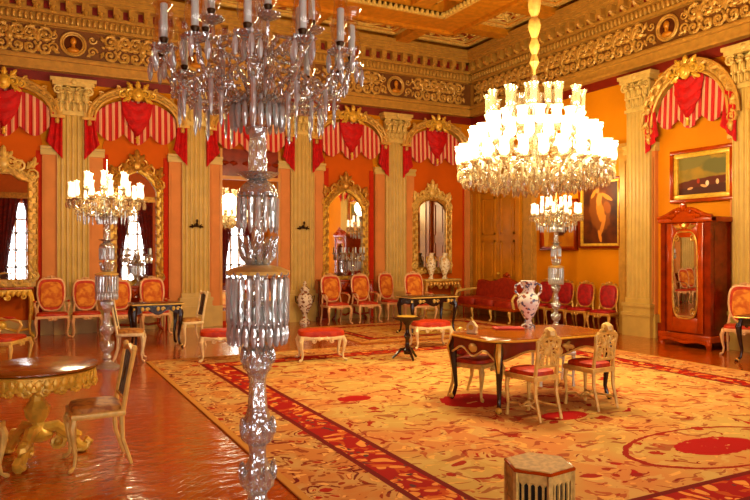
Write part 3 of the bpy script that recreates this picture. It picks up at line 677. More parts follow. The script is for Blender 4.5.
def salon_chair(label, w=.54, d=.5, H=1.03, sh=.44, fmat='rose', smat='redsilk', bmat='orange', arms=False, loc=(0, 0, 0), rz=0, group=None, border='rust', name=None):
    t = thing(name or ('armchair' if arms else 'salon_chair'), label, 'armchair' if arms else 'chair', loc, rz, group)
    seat_parts(t, w, d, sh, smat, fmat); legs4(t, w, d, sh - .04, fmat)
    B = Matrix.Translation((0, d/2 - .02, sh)) @ Matrix.Rotation(R(-9), 4, 'X')
    bh = H - sh; cz = bh*.53; rx, rz_ = w*.41, bh*.45
    shape = []
    for i in range(28):
        a = 2*pi*i/28; q = 1 - .1*abs(sin(2*a)) * (1 if sin(a) < 0 else .2); shape.append((rx*q*math.copysign(abs(cos(a))**.42, cos(a))*(1 - .12*(sin(a) < 0)*abs(sin(a))), cz + rz_*q*math.copysign(abs(sin(a))**.55, sin(a))))
    m = MB(); m.T = B; m.tube([(x, 0, z) for x, z in shape], .024, 7, True)
    for sx in (-1, 1): m.tube([(sx*(w/2-.045), 0, -.04), (sx*(w/2-.06), 0, cz-rz_*.75), (sx*rx*.86, 0, cz - rz_*.4)], [.024, .02, .022], 6)
    def cr(): m.scroll(.05, cz+rz_+.02, .035, pi, 1.2, -1, -.01, .012, 5, 9); m.leaf(.08, cz+rz_+.0, .1, .1, .03, -.01)
    m.mir(cr); m.leaf(0, cz+rz_+.0, pi/2, .07, .06, -.012); m.build('back_frame', fmat, t)
    m = MB(); m.T = B; m.prism([(x*.97, cz + (z-cz)*.97) for x, z in shape], -.018, .02)
    pad = m.build('backrest', border, t)
    m = MB(); m.T = B; m.ell((0, -.02, cz), (rx*.8, .03, rz_*.8), 18, 8, .55); m.build('back_panel', bmat, t)
    if arms:
        for sx in (-1, 1):
            m = MB(); x = sx*(w/2 - .02)
            m.tube([(x*.96, d/2-.03, sh+.24), (x*1.04, d/2-.16, sh+.25), (x*1.08, -.03, sh+.23), (x*1.08, -.12, sh+.2), (x*1.03, -.15, sh+.15), (x*1.0, -.11, sh+.06), (x*.98, -.1, sh-.04)], [.018, .02, .022, .026, .022, .018, .024], 7); m.build('armrest', fmat, t)
            m = MB(); m.ell((x*1.07, .04, sh+.258), (.026, .11, .022), 8, 6); m.build('arm_pad', border, t)
    return t
def carved_chair(label, loc, rz, group=None, fmat='gold', smat='redsilk', H=1.0, w=.42, d=.42, cat='chair'):
    t = thing('carved_chair', label, cat, loc, rz, group); sh = .45
    seat_parts(t, w, d, sh, smat, fmat)
    for sx in (-1, 1):
        MB().tube([(sx*(w/2-.03), -d/2+.03, sh-.05), (sx*(w/2-.02), -d/2+.02, .3), (sx*(w/2-.03), -d/2+.03, .12), (sx*(w/2-.025), -d/2+.02, .0)], [.026, .022, .015, .02], 7).build('leg', fmat, t)
        MB().tube([(sx*(w/2-.03), d/2-.02, sh-.02), (sx*(w/2-.03), d/2-.015, .25), (sx*(w/2-.03), d/2+.05, .0)], [.022, .019, .016], 7).build('leg', fmat, t)
    m = MB()
    for sx in (-1, 1): m.tube([(sx*(w/2-.03), -d/2+.03, .12), (sx*(w/2-.08), -d*.2, .13), (sx*(w/2-.05), 0, .11), (sx*(w/2-.08), d*.2, .13), (sx*(w/2-.03), d/2, .12)], .012, 6)
    m.tube([(-w/2+.04, 0, .12), (-.06, 0, .15), (0, 0, .12), (.06, 0, .15), (w/2-.04, 0, .12)], .012, 6); m.build('stretcher', fmat, t)
    B = Matrix.Translation((0, d/2 - .02, sh - .02)) @ Matrix.Rotation(R(-7), 4, 'X'); bh = H - sh
    m = MB(); m.T = B
    for sx in (-1, 1): m.tube([(sx*(w/2-.03), 0, 0), (sx*(w/2-.035), 0, bh*.5), (sx*(w/2-.02), 0, bh*.9), (sx*(w/2-.06), 0, bh*1.0)], [.02, .017, .018, .014], 7)
    m.tube([(-w/2+.03, 0, .1), (w/2-.03, 0, .1)], .016, 6); m.tube([(-w/2+.03, 0, bh*.93), (-.08, 0, bh*.97), (0, 0, bh*1.02), (.08, 0, bh*.97), (w/2-.03, 0, bh*.93)], .022, 6); m.build('back_frame', fmat, t)
    m = MB(); m.T = B
    def cr(): m.scroll(.07, bh*.98, .05, pi, 1.3, -1, 0, .016); m.scroll(.1, bh*.8, .05, pi/2, 1.2, -1, 0, .014); m.scroll(.08, bh*.55, .06, -pi/2, 1.3, 1, 0, .014); m.scroll(.08, bh*.32, .05, pi/2, 1.2, -1, 0, .014); m.leaf(.02, bh*.7, .9, .12, .04)
    m.mir(cr)
    for x in (-.05, 0, .05): m.tube([(x, 0, .1), (x*1.3, 0, bh*.4), (x*.8, 0, bh*.62), (x*1.5, 0, bh*.92)], .012, 5)
    m.leaf(0, bh*.95, pi/2, .13, .12); m.ell((0, 0, bh*.66), (.04, .015, .05), 8, 5); m.build('carved_splat', fmat, t)
    return t
def slat_chair(label, loc, rz, smat='tan', fmat='leaf', H=.96, w=.42, d=.4, group=None):
    t = thing('side_chair', label, 'chair', loc, rz, group); sh = .45
    seat_parts(t, w, d, sh, smat, fmat, .05, .045); legs4(t, w, d, sh-.04, fmat, k=.9)
    B = Matrix.Translation((0, d/2 - .02, sh - .03)) @ Matrix.Rotation(R(-10), 4, 'X'); bh = H - sh + .02
    m = MB(); m.T = B
    for sx in (-1, 1): m.tube([(sx*(w/2-.035), 0, 0), (sx*(w/2-.045), 0, bh*.5), (sx*(w/2-.03), 0, bh*.96)], [.022, .018, .02], 7); m.ell((sx*(w/2-.03), 0, bh), (.024, .024, .03), 8, 5)
    m.tube([(-w/2+.04, 0, bh*.93), (0, 0, bh*1.0), (w/2-.04, 0, bh*.93)], [.02, .026, .02], 7); m.tube([(-w/2+.04, 0, bh*.2), (w/2-.04, 0, bh*.2)], .016, 6); m.build('back_frame', fmat, t)
    m = MB(); m.T = B; m.ell((0, 0, bh*.58), (.045, .012, .075), 10, 6)
    for x in (-.1, -.05, .05, .1): m.tube([(x, 0, bh*.2), (x*.8, 0, bh*.5), (x*1.1, 0, bh*.95)], .009, 5)
    m.tube([(0, 0, bh*.2), (0, 0, bh*.98)], .012, 5); m.build('back_splat', 'bronze', t)
    return t
def stool(label, loc, rz, w=.66, d=.46, h=.43):
    t = thing('stool', label, 'stool', loc, rz, 'red stools on the carpet'); 
    m = MB(); m.ell((0, 0, h - .02), (w/2, d/2, .06), 22, 8, .4); m.build('seat', 'redsilk', t)
    m = MB(); m.cbox(-w/2+.01, w/2-.01, -d/2+.01, d/2-.01, h-.11, h-.05, .01)
    for y in (-d/2, d/2):
        for sx in (-1, 1): m.scroll(sx*w*.2, h-.12, .04, pi/2, 1.2, sx, y, .013); m.leaf(0, h-.09, 0 if sx > 0 else pi, .12, .05, y)
    m.build('seat_frame', 'cream', t)
    for sx in (-1, 1):
        for sy in (-1, 1): cab(MB(), sx*(w/2-.04), sy*(d/2-.04), h-.07, sx, sy, 1.1).build('leg', 'cream', t)
    return t
def console(label, loc, rz=0, w=1.1, d=.42, h=.95, mat='gold', top='mahogl'):
    t = thing('console_table', label, 'console table', loc, rz, 'consoles under the mirrors')
    m = MB(); m.cbox(-w/2, w/2, -d, 0, h-.045, h, .012); m.build('top', top, t, ang=50)
    m = MB(); m.cbox(-w/2+.04, w/2-.04, -d+.03, -.02, h-.15, h-.045, .01); n = int(w/.1)
    for i in range(n): x = -w/2 + .09 + (w-.18)*i/(n-1); m.leaf(x, h-.06, -pi/2, .13, .07, -d+.02)
    def ap(): m.scroll(.1, h-.19, .06, pi, 1.4, 1, -d+.02, .02); m.scroll(w*.33, h-.18, .06, pi/2, 1.3, -1, -d+.02, .018)
    m.mir(ap); m.build('apron', mat, t)
    for sx in (-1, 1):
        for y in (-d+.06, -.06):
            cab(MB(), sx*(w/2-.07), y, h-.1, sx, -.6 if y < -.2 else 0, 1.6).build('leg', mat, t)
    m = MB(); m.tube([(-w/2+.08, -d+.08, .16), (-w*.2, -d*.5, .12), (0, -d*.5, .2), (w*.2, -d*.5, .12), (w/2-.08, -d+.08, .16)], .025, 6); m.ell((0, -d*.5, .24), (.08, .06, .09), 8, 6); m.build('stretcher', mat, t)
    return t
def lath(name, prof, mat, parent=None, seg=16, c=(0, 0, 0), wob=None): return MB().lathe(prof, seg, c, wob).build(name, mat, parent)

# ------------------------------------------------------------------ chairs along the walls
BW = 'chairs along the back wall'
salon_chair('rose-framed armchair with red seat, leftmost of the back wall row', arms=True, loc=(.54, 14.62, 0), w=.6, H=1.15, group=BW)
salon_chair('armless rose-framed chair with red seat, left of the lit left candelabrum', loc=(1.16, 14.55, 0), w=.54, H=1.11, group=BW)
salon_chair('red-seated chair partly hidden by the lit left candelabrum stem', loc=(1.77, 14.3, 0), w=.54, H=1.09, group=BW)
salon_chair('orange-backed armchair seen above the dark writing table at left', arms=True, loc=(2.42, 14.3, 0), w=.56, H=1.12, group=BW)
salon_chair('rose-framed armchair left of two below the pointed-arch mirror', arms=True, loc=(6.46, 14.28, 0), w=.58, H=1.11, group=BW)
salon_chair('rose-framed armchair right of two below the pointed-arch mirror', arms=True, loc=(7.22, 14.25, 0), w=.56, H=1.11, group=BW)
salon_chair('narrow rose-framed chair in front of the pilaster right of the pointed mirror', loc=(8.06, 14.5, 0), w=.48, H=1.13, group=BW)
salon_chair('orange-backed armchair behind the dark table before the far corner', arms=True, loc=(8.12, 13.25, 0), w=.58, H=1.15, group=BW)
RW = 'red chairs along the right wall'
for y, lb in ((11.9, 'red-backed chair next to the sofa on the right wall'), (11.28, 'red-backed chair right behind the lit right candelabrum'), (10.68, 'second red-backed chair from the wardrobe end'), (10.04, 'red-backed chair nearest the wardrobe, under the dancer painting')):
    salon_chair(lb, loc=(10.5, y, 0), rz=R(-72), w=.48, d=.46, H=1.0, fmat='gilt', smat='darkred', bmat='darkred', border='darkred', group=RW)
salon_chair('rose-framed chair at the right edge beside the wardrobe', loc=(10.42, 6.98, 0), rz=R(-62), w=.56, H=1.12, bmat='orange')
salon_chair('red armchair with carved gilt arms at the left edge', arms=True, loc=(-.26, 11.0, 0), rz=R(66), w=.66, d=.6, H=1.02, fmat='leaf', border='redsilk')
slat_chair('tan-seated white chair facing right at the dark writing table', (1.5, 10.95, 0), R(78), 'tan', 'cream')
slat_chair('tan-seated chair at the right end of the dark writing table', (2.68, 12.2, 0), R(-84), 'tan', 'cream', w=.4, d=.36)
slat_chair('dark-seated side chair with striped back beside the round gilt table', (.53, 5.85, 0), R(-88), 'tan', 'leaf', H=.93, w=.44, d=.4)
slat_chair('side chair cut off by the left edge before the round table', (-.36, 5.62, 0), R(160), 'tan', 'leaf', H=.98)

# sofa before the door
t = thing('sofa', 'long red sofa with carved crest in front of the door', 'sofa', (10.32, 13.4, 0), -pi/2); L = 2.26
m = MB()
for x in (-.74, 0, .74): m.ell((x, -.02, .42), (.375, .36, .1), 18, 8, .4)
m.build('seat_cushion', 'sofa', t)
m = MB(); m.T = Matrix.Translation((0, .3, .45)) @ Matrix.Rotation(R(-10), 4, 'X')
top = [(-L/2+.05 + (L-.1)*i/24, .42 + .1*(1 - abs(2*i/24 - 1))**.7 + .04*cos((2*i/24-1)*pi*2)) for i in range(25)]
m.prism([(L/2-.05, -.1), (-L/2+.05, -.1)] + top, -.06, .05); m.build('backrest', 'sofa', t)
m = MB(); m.T = Matrix.Translation((0, .3, .45)) @ Matrix.Rotation(R(-10), 4, 'X'); m.tube([(x, 0, z) for x, z in top], .03, 7)
m.mir(lambda: (m.scroll(.09, .6, .06, pi, 1.3, -1, 0, .018), m.tube([(L/2-.05, 0, -.1), (L/2-.05, 0, .42)], .028, 6))); m.leaf(0, .58, pi/2, .13, .09); m.build('back_frame', 'mahogl', t)
m = MB(); m.cbox(-L/2, L/2, -.4, .36, .27, .35, .015); m.build('seat_frame', 'mahogl', t)
for sx in (-1, 1):
    m = MB(); m.tube([(sx*(L/2-.03), .3, .7), (sx*(L/2+.0), 0, .68), (sx*(L/2+.02), -.28, .64), (sx*(L/2), -.34, .55), (sx*(L/2-.02), -.28, .33)], [.03, .034, .036, .03, .034], 7); m.build('armrest', 'leaf', t)
for x in (-1.08, -.37, .37, 1.08):
    cab(MB(), x, -.36, .28, 0, -1, 1.2).build('leg', 'leaf', t); MB().tube([(x, .3, .28), (x, .34, 0)], [.03, .02], 7).build('leg', 'leaf', t)

# stools, pedestal tables, writing tables, consoles
stool('red stool left of the unlit candelabrum at the carpet edge', (2.74, 10.3, 0), R(-12))
stool('red stool just right of the unlit candelabrum on the carpet', (4.1, 9.62, 0), R(-14), w=.7)
stool('red stool right of the small pedestal table', (6.3, 9.95, 0), R(-14))
t = thing('pedestal_table', 'small dark pedestal table between two red stools', 'table', (5.28, 9.0, 0))
lath('top', [(0, .6), (.2, .61), (.22, .63), (.225, .65), (.2, .66), (0, .66)], 'ebony', t, 20)
lath('inlay', [(0, .655), (.16, .661), (.16, .664), (0, .665)], 'gold', t, 20)
lath('column', [(.05, .08), (.07, .14), (.035, .2), (.03, .3), (.055, .36), (.03, .42), (.035, .52), (.1, .6)], 'ebony', t, 12)
for k in range(3): a = k*2*pi/3 + .4; MB().tube([(0, 0, .16), (.1*cos(a), .1*sin(a), .15), (.18*cos(a), .18*sin(a), .06), (.23*cos(a), .23*sin(a), .015)], [.03, .026, .02, .018], 6).build('leg', 'ebony', t)
def writing(label, loc, w, d, h, rz=0, mount='gold', leg='ebony', top='ebony'):
    t = thing('writing_table', label, 'table', loc, rz)
    m = MB(); m.cbox(-w/2, w/2, -d/2, d/2, h-.035, h, .01); m.build('top', top, t, ang=50)
    m = MB(); m.tube([(-w/2, -d/2, h-.02), (w/2, -d/2, h-.02), (w/2, d/2, h-.02), (-w/2, d/2, h-.02)], .012, 5, True)
    for sy in (-1, 1):
        for x in (-.3, 0, .3): m.leaf(x*w, h-.05, -pi/2, .09, .06, sy*(d/2-.03)); m.scroll(x*w+.08, h-.1, .035, 0, 1.2, 1, sy*(d/2-.03), .012)
    m.build('gilt_mounts', mount, t)
    m = MB(); q = [(-w/2+.05, h-.035), (w/2-.05, h-.035)] + [(w/2-.05 - (w-.1)*i/16, h-.16 + .045*cos(i/16*4*pi)*-1) for i in range(17)]
    m.prism(q, -d/2+.04, -d/2+.06).prism(q, d/2-.06, d/2-.04); m.box(-w/2+.05, -w/2+.07, -d/2+.05, d/2-.05, h-.15, h-.035).box(w/2-.07, w/2-.05, -d/2+.05, d/2-.05, h-.15, h-.035); m.build('apron', leg, t)
    for sx in (-1, 1):
        for sy in (-1, 1):
            g = cab(MB(), sx*(w/2-.07), sy*(d/2-.07), h-.05, sx, sy, 1.35).build('leg', leg, t)
            MB().ell((sx*(w/2-.045), sy*(d/2-.045), h-.12), (.03, .03, .06), 7, 5).build('leg_mount', mount, g); MB().ell((sx*(w/2-.03), sy*(d/2-.03), .03), (.03, .03, .028), 7, 5).build('foot_cap', mount, g)
    return t
writing('dark writing table with gilt mounts beside the lit left candelabrum', (2.1, 12.3, 0), .86, .54, .78, 0, 'leaf')
writing('dark gilt-mounted table before the orange armchair near the far corner', (7.3, 11.65, 0), 1.1, .6, .76, 0, 'leaf')
writing('dark carved table cut off by the right edge', (9.98, 6.36, 0), .6, .56, .7, R(10), 'gilt')
console('gilt console under the left edge mirror', (-.32, BY-.07, 0), w=1.1, h=.98)
console('console under the pointed mirror behind the lit left candelabrum', (2.19, BY-.07, 0), w=1.0, mat='mahogl')
console('red-brown console under the pointed-arch mirror between chairs', (7.2, BY-.07, 0), w=.92, h=.98, mat='mahogl')
console('gilt console with carved apron under the two cream vases', (9.66, BY-.17, 0), w=1.1, mat='gilt', top='leaf')

# central table
t = thing('centre_table', 'large brown table with dark serpentine apron in the middle of the carpet', 'table', (5.12, 5.97, 0)); W, D, h = 1.7, .98, .76
m = MB(); m.prism([(-W/2 + .05*abs(sin(0)), 0)], 0, 0) if False else None
pl = []
for i in range(64):
    a = 2*pi*i/64; cx, cy = cos(a), sin(a); pl.append((W/2*math.copysign(abs(cx)**.35, cx)*(1 + .02*cos(4*a)), D/2*math.copysign(abs(cy)**.35, cy)*(1 + .03*cos(4*a))))
N = len(pl); zz = ((.97, h-.04), (1.0, h-.032), (1.0, h-.008), (.985, h))
m.put([(x*k, y*k, z) for k, z in zz for x, y in pl], [tuple(range(N))[::-1], tuple(3*N+i for i in range(N))] + [(j*N+i, j*N+(i+1) % N, (j+1)*N+(i+1) % N, (j+1)*N+i) for j in range(3) for i in range(N)]); m.build('top', 'walnut', t)
m = MB(); m.tube([(x*1.0, y*1.0, h-.02) for x, y in pl], .013, 6, True); m.build('gilt_edge', 'gold', t)
m = MB()
def serp(L, n=24): return [(-L/2, h-.04), (L/2, h-.04)] + [(L/2 - L*i/n, h-.17 - .05*abs(cos(i/n*2*pi))**2 + .03*sin(i/n*2*pi)**2) for i in range(n+1)]
for sy in (-1, 1): m.prism(serp(W-.16), sy*(D/2-.07)-.014, sy*(D/2-.07)+.014)
m.T = Matrix.Rotation(pi/2, 4, 'Z')
for sy in (-1, 1): m.prism(serp(D-.14), sy*(W/2-.07)-.014, sy*(W/2-.07)+.014)
m.T = Matrix(); m.build('apron', 'mahog', t)
m = MB()
for sy in (-1, 1): m.tube([(x, sy*(D/2-.05), z) for x, z in serp(W-.16)[2:]], .012, 5); m.leaf(0, h-.1, -pi/2, .12, .1, sy*(D/2-.05)); m.leaf(.05, h-.1, -.2, .2, .06, sy*(D/2-.05)); m.leaf(-.05, h-.1, pi+.2, .2, .06, sy*(D/2-.05))
for sx in (-1, 1): m.tube([(sx*(W/2-.05), x, z) for x, z in serp(D-.14)[2:]], .012, 5); m.ell((sx*(W/2-.05), 0, h-.13), (.02, .08, .05), 8, 5)
m.build('apron_mount', 'leaf', t)
for sx in (-1, 1):
    for sy in (-1, 1):
        x, y = sx*(W/2-.1), sy*(D/2-.1)
        g = MB().tube([(x, y, h-.05), (x+sx*.03, y+sy*.03, h-.16), (x+sx*.015, y+sy*.015, h*.5), (x, y, h*.2), (x+sx*.015, y+sy*.015, .06), (x+sx*.04, y+sy*.04, .01)], [.045, .05, .032, .022, .022, .03], 8).build('leg', 'ebony', t)
        MB().tube([(x+sx*.02, y+sy*.02, h-.05), (x+sx*.055, y+sy*.055, h-.16), (x+sx*.038, y+sy*.038, h*.55)], [.03, .034, .012], 7).build('leg_mount', 'gold', g); MB().ell((x+sx*.035, y+sy*.035, .035), (.035, .035, .034), 8, 5).build('foot_cap', 'gold', g)
CG = 'carved gilt chairs round the central table'
carved_chair('carved gilt chair with red seat at the front left of the central table', (4.6, 5.35, 0), R(186), CG, 'leaf', H=.84, w=.36)
carved_chair('carved gilt chair with red seat at the front right of the central table', (5.46, 5.42, 0), R(184), CG, 'leaf', H=.84, w=.36)
salon_chair('low red-backed chair tucked under the far left side of the central table', loc=(4.66, 6.36, 0), rz=R(24), w=.5, d=.42, H=.72, sh=.42, fmat='leaf', bmat='redsilk', border='darkred', group=CG)
carved_chair('silvery carved chair tucked under the far right side of the central table', (5.95, 6.52, 0), R(-25), CG, 'silver', H=.61, w=.46)

# round gilt table at left
t = thing('round_table', 'round carved gilt table at the left foreground', 'table', (.12, 6.15, 0))
lath('top', [(0, .735), (.44, .735), (.465, .745), (.465, .758), (.45, .765), (0, .765)], 'walnut', t, 40)
m = MB(); m.lathe([(.4, .6), (.43, .62), (.43, .72), (.455, .735), (.4, .735)], 40)
for i in range(44):
    a = 2*pi*i/44; m.T = Matrix.Rotation(a + pi/2, 4, 'Z') @ Matrix.Translation((0, -.43, 0)); m.leaf(0, .72, -pi/2, .1, .05, 0, .02); m.ell((0, -.012, .612), (.022, .018, .018), 6, 4)
    if i % 2: m.scroll(.045, .62, .035, pi, 1.3, 1, -.01, .013, 5, 9)
m.T = Matrix(); m.build('carved_apron', 'gold', t)
lath('column', [(.1, .16), (.12, .2), (.06, .25), (.05, .3), (.09, .36), (.1, .42), (.055, .48), (.06, .54), (.16, .6)], 'gold', t, 16, wob=lambda a, j: 1 + .08*cos(6*a + j))
for k in range(3):
    a = k*2*pi/3 - 1.95; m = MB(); m.T = Matrix.Rotation(a, 4, 'Z')
    m.tube([(.04, 0, .24), (.14, 0, .25), (.24, 0, .16), (.31, 0, .07), (.37, 0, .04), (.4, 0, .08), (.37, 0, .11)], [.05, .05, .042, .04, .045, .035, .025], 8)
    m.scroll(.15, .12, .07, pi/2, 1.4, -1, 0, .026); m.leaf(.2, .2, -.4, .16, .08, 0, .05); m.ell((.34, 0, .03), (.06, .05, .03), 8, 5); m.build('leg', 'gold', t)

# hexagonal inlaid stand
t = thing('hexagonal_stand', 'hexagonal ivory-inlaid stand at the bottom edge', 'side table', (2.565, 2.92, 0), R(-113)); r = .192
def hexp(q): return [(q*cos(k*pi/3), q*sin(k*pi/3)) for k in range(6)]
m = MB(); H6 = hexp(r)
m.put([(x*k, y*k, z) for k, z in ((.96, .475), (1.0, .48), (1.0, .495), (.94, .5)) for x, y in H6], [tuple(range(6))[::-1], tuple(18+i for i in range(6))] + [(j*6+i, j*6+(i+1) % 6, (j+1)*6+(i+1) % 6, (j+1)*6+i) for j in range(3) for i in range(6)]); m.build('top', 'ivory', t, smooth=False)
m = MB(); m.tube([(x*.985, y*.985, .487) for x, y in H6], .011, 6, True); m.build('top_rim', 'mahogl', t)
for k in range(6):
    m = MB(); m.T = Matrix.Rotation(k*pi/3 + pi/6 + pi/2, 4, 'Z') @ Matrix.Translation((0, -r*.95*cos(pi/6), 0)); s_ = r*.95/2
    m.box(-s_, s_, -.004, .012, .43, .476).box(-s_, s_, -.004, .012, .2, .3).box(-s_, -s_+.016, -.004, .012, 0, .476).box(s_-.016, s_, -.004, .012, 0, .476).box(-s_, s_, -.004, .012, .0, .04)
    for i in range(1, 5): x = -s_ + 2*s_*i/5; m.box(x-.006, x+.006, -.002, .01, .3, .43)
    for i in range(5): x = -s_ + 2*s_*(i+.5)/5; m.tube([(x-.016, .004, .415), (x, .004, .43), (x+.016, .004, .415)], .006, 4)
    m.prism([(-s_, .04), (-s_, .2), (s_, .2), (s_, .04)] + [(s_*.7*cos(a*pi/8), .04 + .12*sin(a*pi/8)) for a in range(9)], -.004, .01); m.build('side_panel', 'ivory', t, smooth=False)
    m = MB(); a = k*pi/3; m.box(-.012, .012, -.012, .012, 0, .478); o = m.build('corner_post', 'ivory', t, smooth=False); o.location = (r*.95*cos(a), r*.95*sin(a), 0); o.rotation_euler = (0, 0, a)
m = MB(); m.put([(x*.8, y*.8, z) for z in (.03, .46) for x, y in H6], [(i, (i+1) % 6, 6+(i+1) % 6, 6+i) for i in range(6)] + [tuple(range(6))]); m.build('inner_box', 'black', t, smooth=False)

# wardrobe with mirrored door
t = thing('wardrobe', 'tall mahogany wardrobe with a mirrored door against the right wall', 'wardrobe', (RX - .07, 7.95, 0), -pi/2); W, D, h = .94, .58, 2.22
m = MB(); m.box(-W/2, W/2, -D, 0, .2, h).box(-W/2-.03, -W/2+.06, -D-.025, -D+.06, .2, h).box(W/2-.06, W/2+.03, -D-.025, -D+.06, .2, h); m.box(W/2, W/2+.012, -D+.1, -.06, .35, h-.12); m.build('body', 'mahog', t, smooth=False)
m = MB(); m.cbox(-W/2-.06, W/2+.06, -D-.06, 0, .13, .24, .015); m.tube([(-W/2, -D-.05, .1), (-W*.3, -D-.05, .13), (0, -D-.05, .09), (W*.3, -D-.05, .13), (W/2, -D-.05, .1)], .03, 6)
for sx in (-1, 1):
    for y in (-D-.01, -.08): m.tube([(sx*W*.47, y, .15), (sx*W*.5, y-.02, .08), (sx*W*.49, y, 0)], [.06, .05, .035], 7)
m.build('plinth', 'mahogl', t)
cor = [(-W/2-.07 + (W+.14)*i/24, h + .05 + .14*min(1, 1.25*(.5 - .5*cos(2*pi*i/24)))**.9) for i in range(25)]
m = MB(); m.prism([(W/2+.07, h-.03), (-W/2-.07, h-.03)] + cor, -D-.05, -D+.06); m.cbox(-W/2-.07, W/2+.07, -D-.06, 0, h-.04, h+.05, .015); m.tube([(x, -D-.04, z) for x, z in cor], .035, 7)
m.mir(lambda: (m.scroll(.11, h+.16, .06, pi, 1.3, -1, -D-.07, .02), m.leaf(.14, h+.1, -.2, .22, .07, -D-.07))); m.leaf(0, h+.16, pi/2, .16, .1, -D-.06); m.build('cornice', 'mahogl', t)
m = MB()
for (a, b, u, v) in ((-.36, -.25, .26, h-.05), (.25, .36, .26, h-.05), (-.25, .25, .26, .52), (-.25, .25, h-.3, h-.05)): m.cbox(a, b, -D-.03, -D, u, v, .01)
d = m.build('door', 'mahogl', t)
gl = [(.25*math.copysign(abs(cos(a*pi/16))**.5, cos(a*pi/16)), 1.26 + .76*math.copysign(abs(sin(a*pi/16))**.45, sin(a*pi/16))) for a in range(32)]
m = MB(); m.prism(gl, -D-.016, -D-.004); m.build('mirror_glass', 'mirror', d, smooth=False)
m = MB(); m.tube([(x, -D-.025, z) for x, z in gl], .016, 6, True)
for sx in (-1, 1):
    for z in (.62, 1.9): m.scroll(sx*.17, z, .06, pi/2, 1.3, sx, -D-.03, .015)
m.leaf(0, 2.06, pi/2, .12, .1, -D-.03); m.mir(lambda: m.leaf(.04, 2.07, .3, .2, .06, -D-.03)); m.build('mirror_moulding', 'gilt', d)

# tall lidded vase, dark pedestal, table vase, pot-like box, folder, console vases
t = thing('lidded_vase', 'tall lidded porcelain vase on the floor beside the back wall pilaster', 'vase', (5.87, 14.72, 0))
lath('body', [(.0, 0), (.13, 0), (.13, .05), (.07, .1), (.05, .17), (.09, .26), (.17, .42), (.19, .55), (.15, .66), (.09, .71), (.1, .76), (0, .76)], 'porc3', t, 20)
lath('lid', [(.12, .76), (.12, .78), (.07, .84), (.03, .87), (.045, .91), (.02, .97), (0, .98)], 'porc3', t, 16)
m = MB()
for sx in (-1, 1): m.tube([(sx*.16, 0, .6), (sx*.24, 0, .63), (sx*.22, 0, .5), (sx*.18, 0, .46)], .014, 6)
m.build('handle', 'bronze', t)
t = thing('pedestal', 'narrow dark red pedestal left of the pointed-arch mirror', 'pedestal', (6.38, 14.85, 0))
m = MB(); m.cbox(-.09, .09, -.09, .09, .1, .95, .012); m.build('shaft', 'mahog', t); m = MB(); m.cbox(-.13, .13, -.13, .13, 0, .1, .015); m.build('base', 'mahog', t); m = MB(); m.cbox(-.13, .13, -.13, .13, .95, 1.0, .015); m.build('top', 'mahogl', t)
t = thing('table_vase', 'white painted porcelain vase with two handles on the central table', 'vase', (5.35, 6.28, .778), R(-28))
lath('body', [(0, 0), (.085, 0), (.085, .025), (.045, .05), (.035, .09), (.06, .13), (.12, .24), (.135, .31), (.115, .37), (.07, .42), (.055, .47), (.085, .545), (.09, .555), (.05, .54), (0, .52)], 'porc', t, 24)
for sx in (-1, 1): MB().tube([(sx*.06, 0, .47), (sx*.1, 0, .53), (sx*.15, 0, .5), (sx*.155, 0, .43), (sx*.12, 0, .39), (sx*.105, 0, .37)], [.012, .014, .014, .014, .014, .012], 7).build('handle', 'porc', t)
t = thing('mantel_clock', 'small white and gilt clock on the left end of the central table', 'clock', (4.42, 6.12, .778), R(-60))
m = MB(); m.cbox(-.06, .06, -.03, .03, 0, .02, .006); m.prism([(-.05, .02), (.05, .02), (.06, .08), (.03, .12), (0, .145), (-.03, .12), (-.06, .08)], -.025, .025); m.build('case', 'cream', t)
m = MB(); m.T = Matrix.Translation((0, -.028, .07)); m.prism([(.03*cos(k*pi/8), .03*sin(k*pi/8)) for k in range(16)], -.004, .004); m.build('dial', 'gold', t)
MB().ell((0, 0, .152), (.014, .014, .016), 8, 5).build('finial', 'gold', t)
t = thing('folder', 'flat red leather folder lying on the central table left of the vase', 'folder', (5.04, 6.27, .778), R(-24))
MB().cbox(-.17, .17, -.1, .1, 0, .022, .006).build('cover', 'redsilk', t)
MB().cbox(-.13, .13, -.065, .065, .021, .025, .001).build('inlay', 'darkred', t)
for x, lb in ((9.42, 'slender cream vase at the left on the corner console'), (9.84, 'wider cream vase at the right on the corner console')):
    k = 1.0 if x < 9.6 else 1.18; t = thing('console_vase', lb, 'vase', (x, BY-.36, .951), 0, 'cream vases on the corner console')
    lath('body', [(0, 0), (.07, 0), (.07, .03), (.04, .06), (.06*k, .14), (.12*k, .3), (.125*k, .42), (.08*k, .52), (.055, .58), (.08, .66), (.085, .67), (0, .64)], 'porc2', t, 18)
    m = MB()
    for sx in (-1, 1): m.tube([(sx*.06, 0, .58), (sx*.13*k, 0, .56), (sx*.15*k, 0, .47), (sx*.115*k, 0, .42)], .012, 6)
    m.build('handle', 'gold', t)

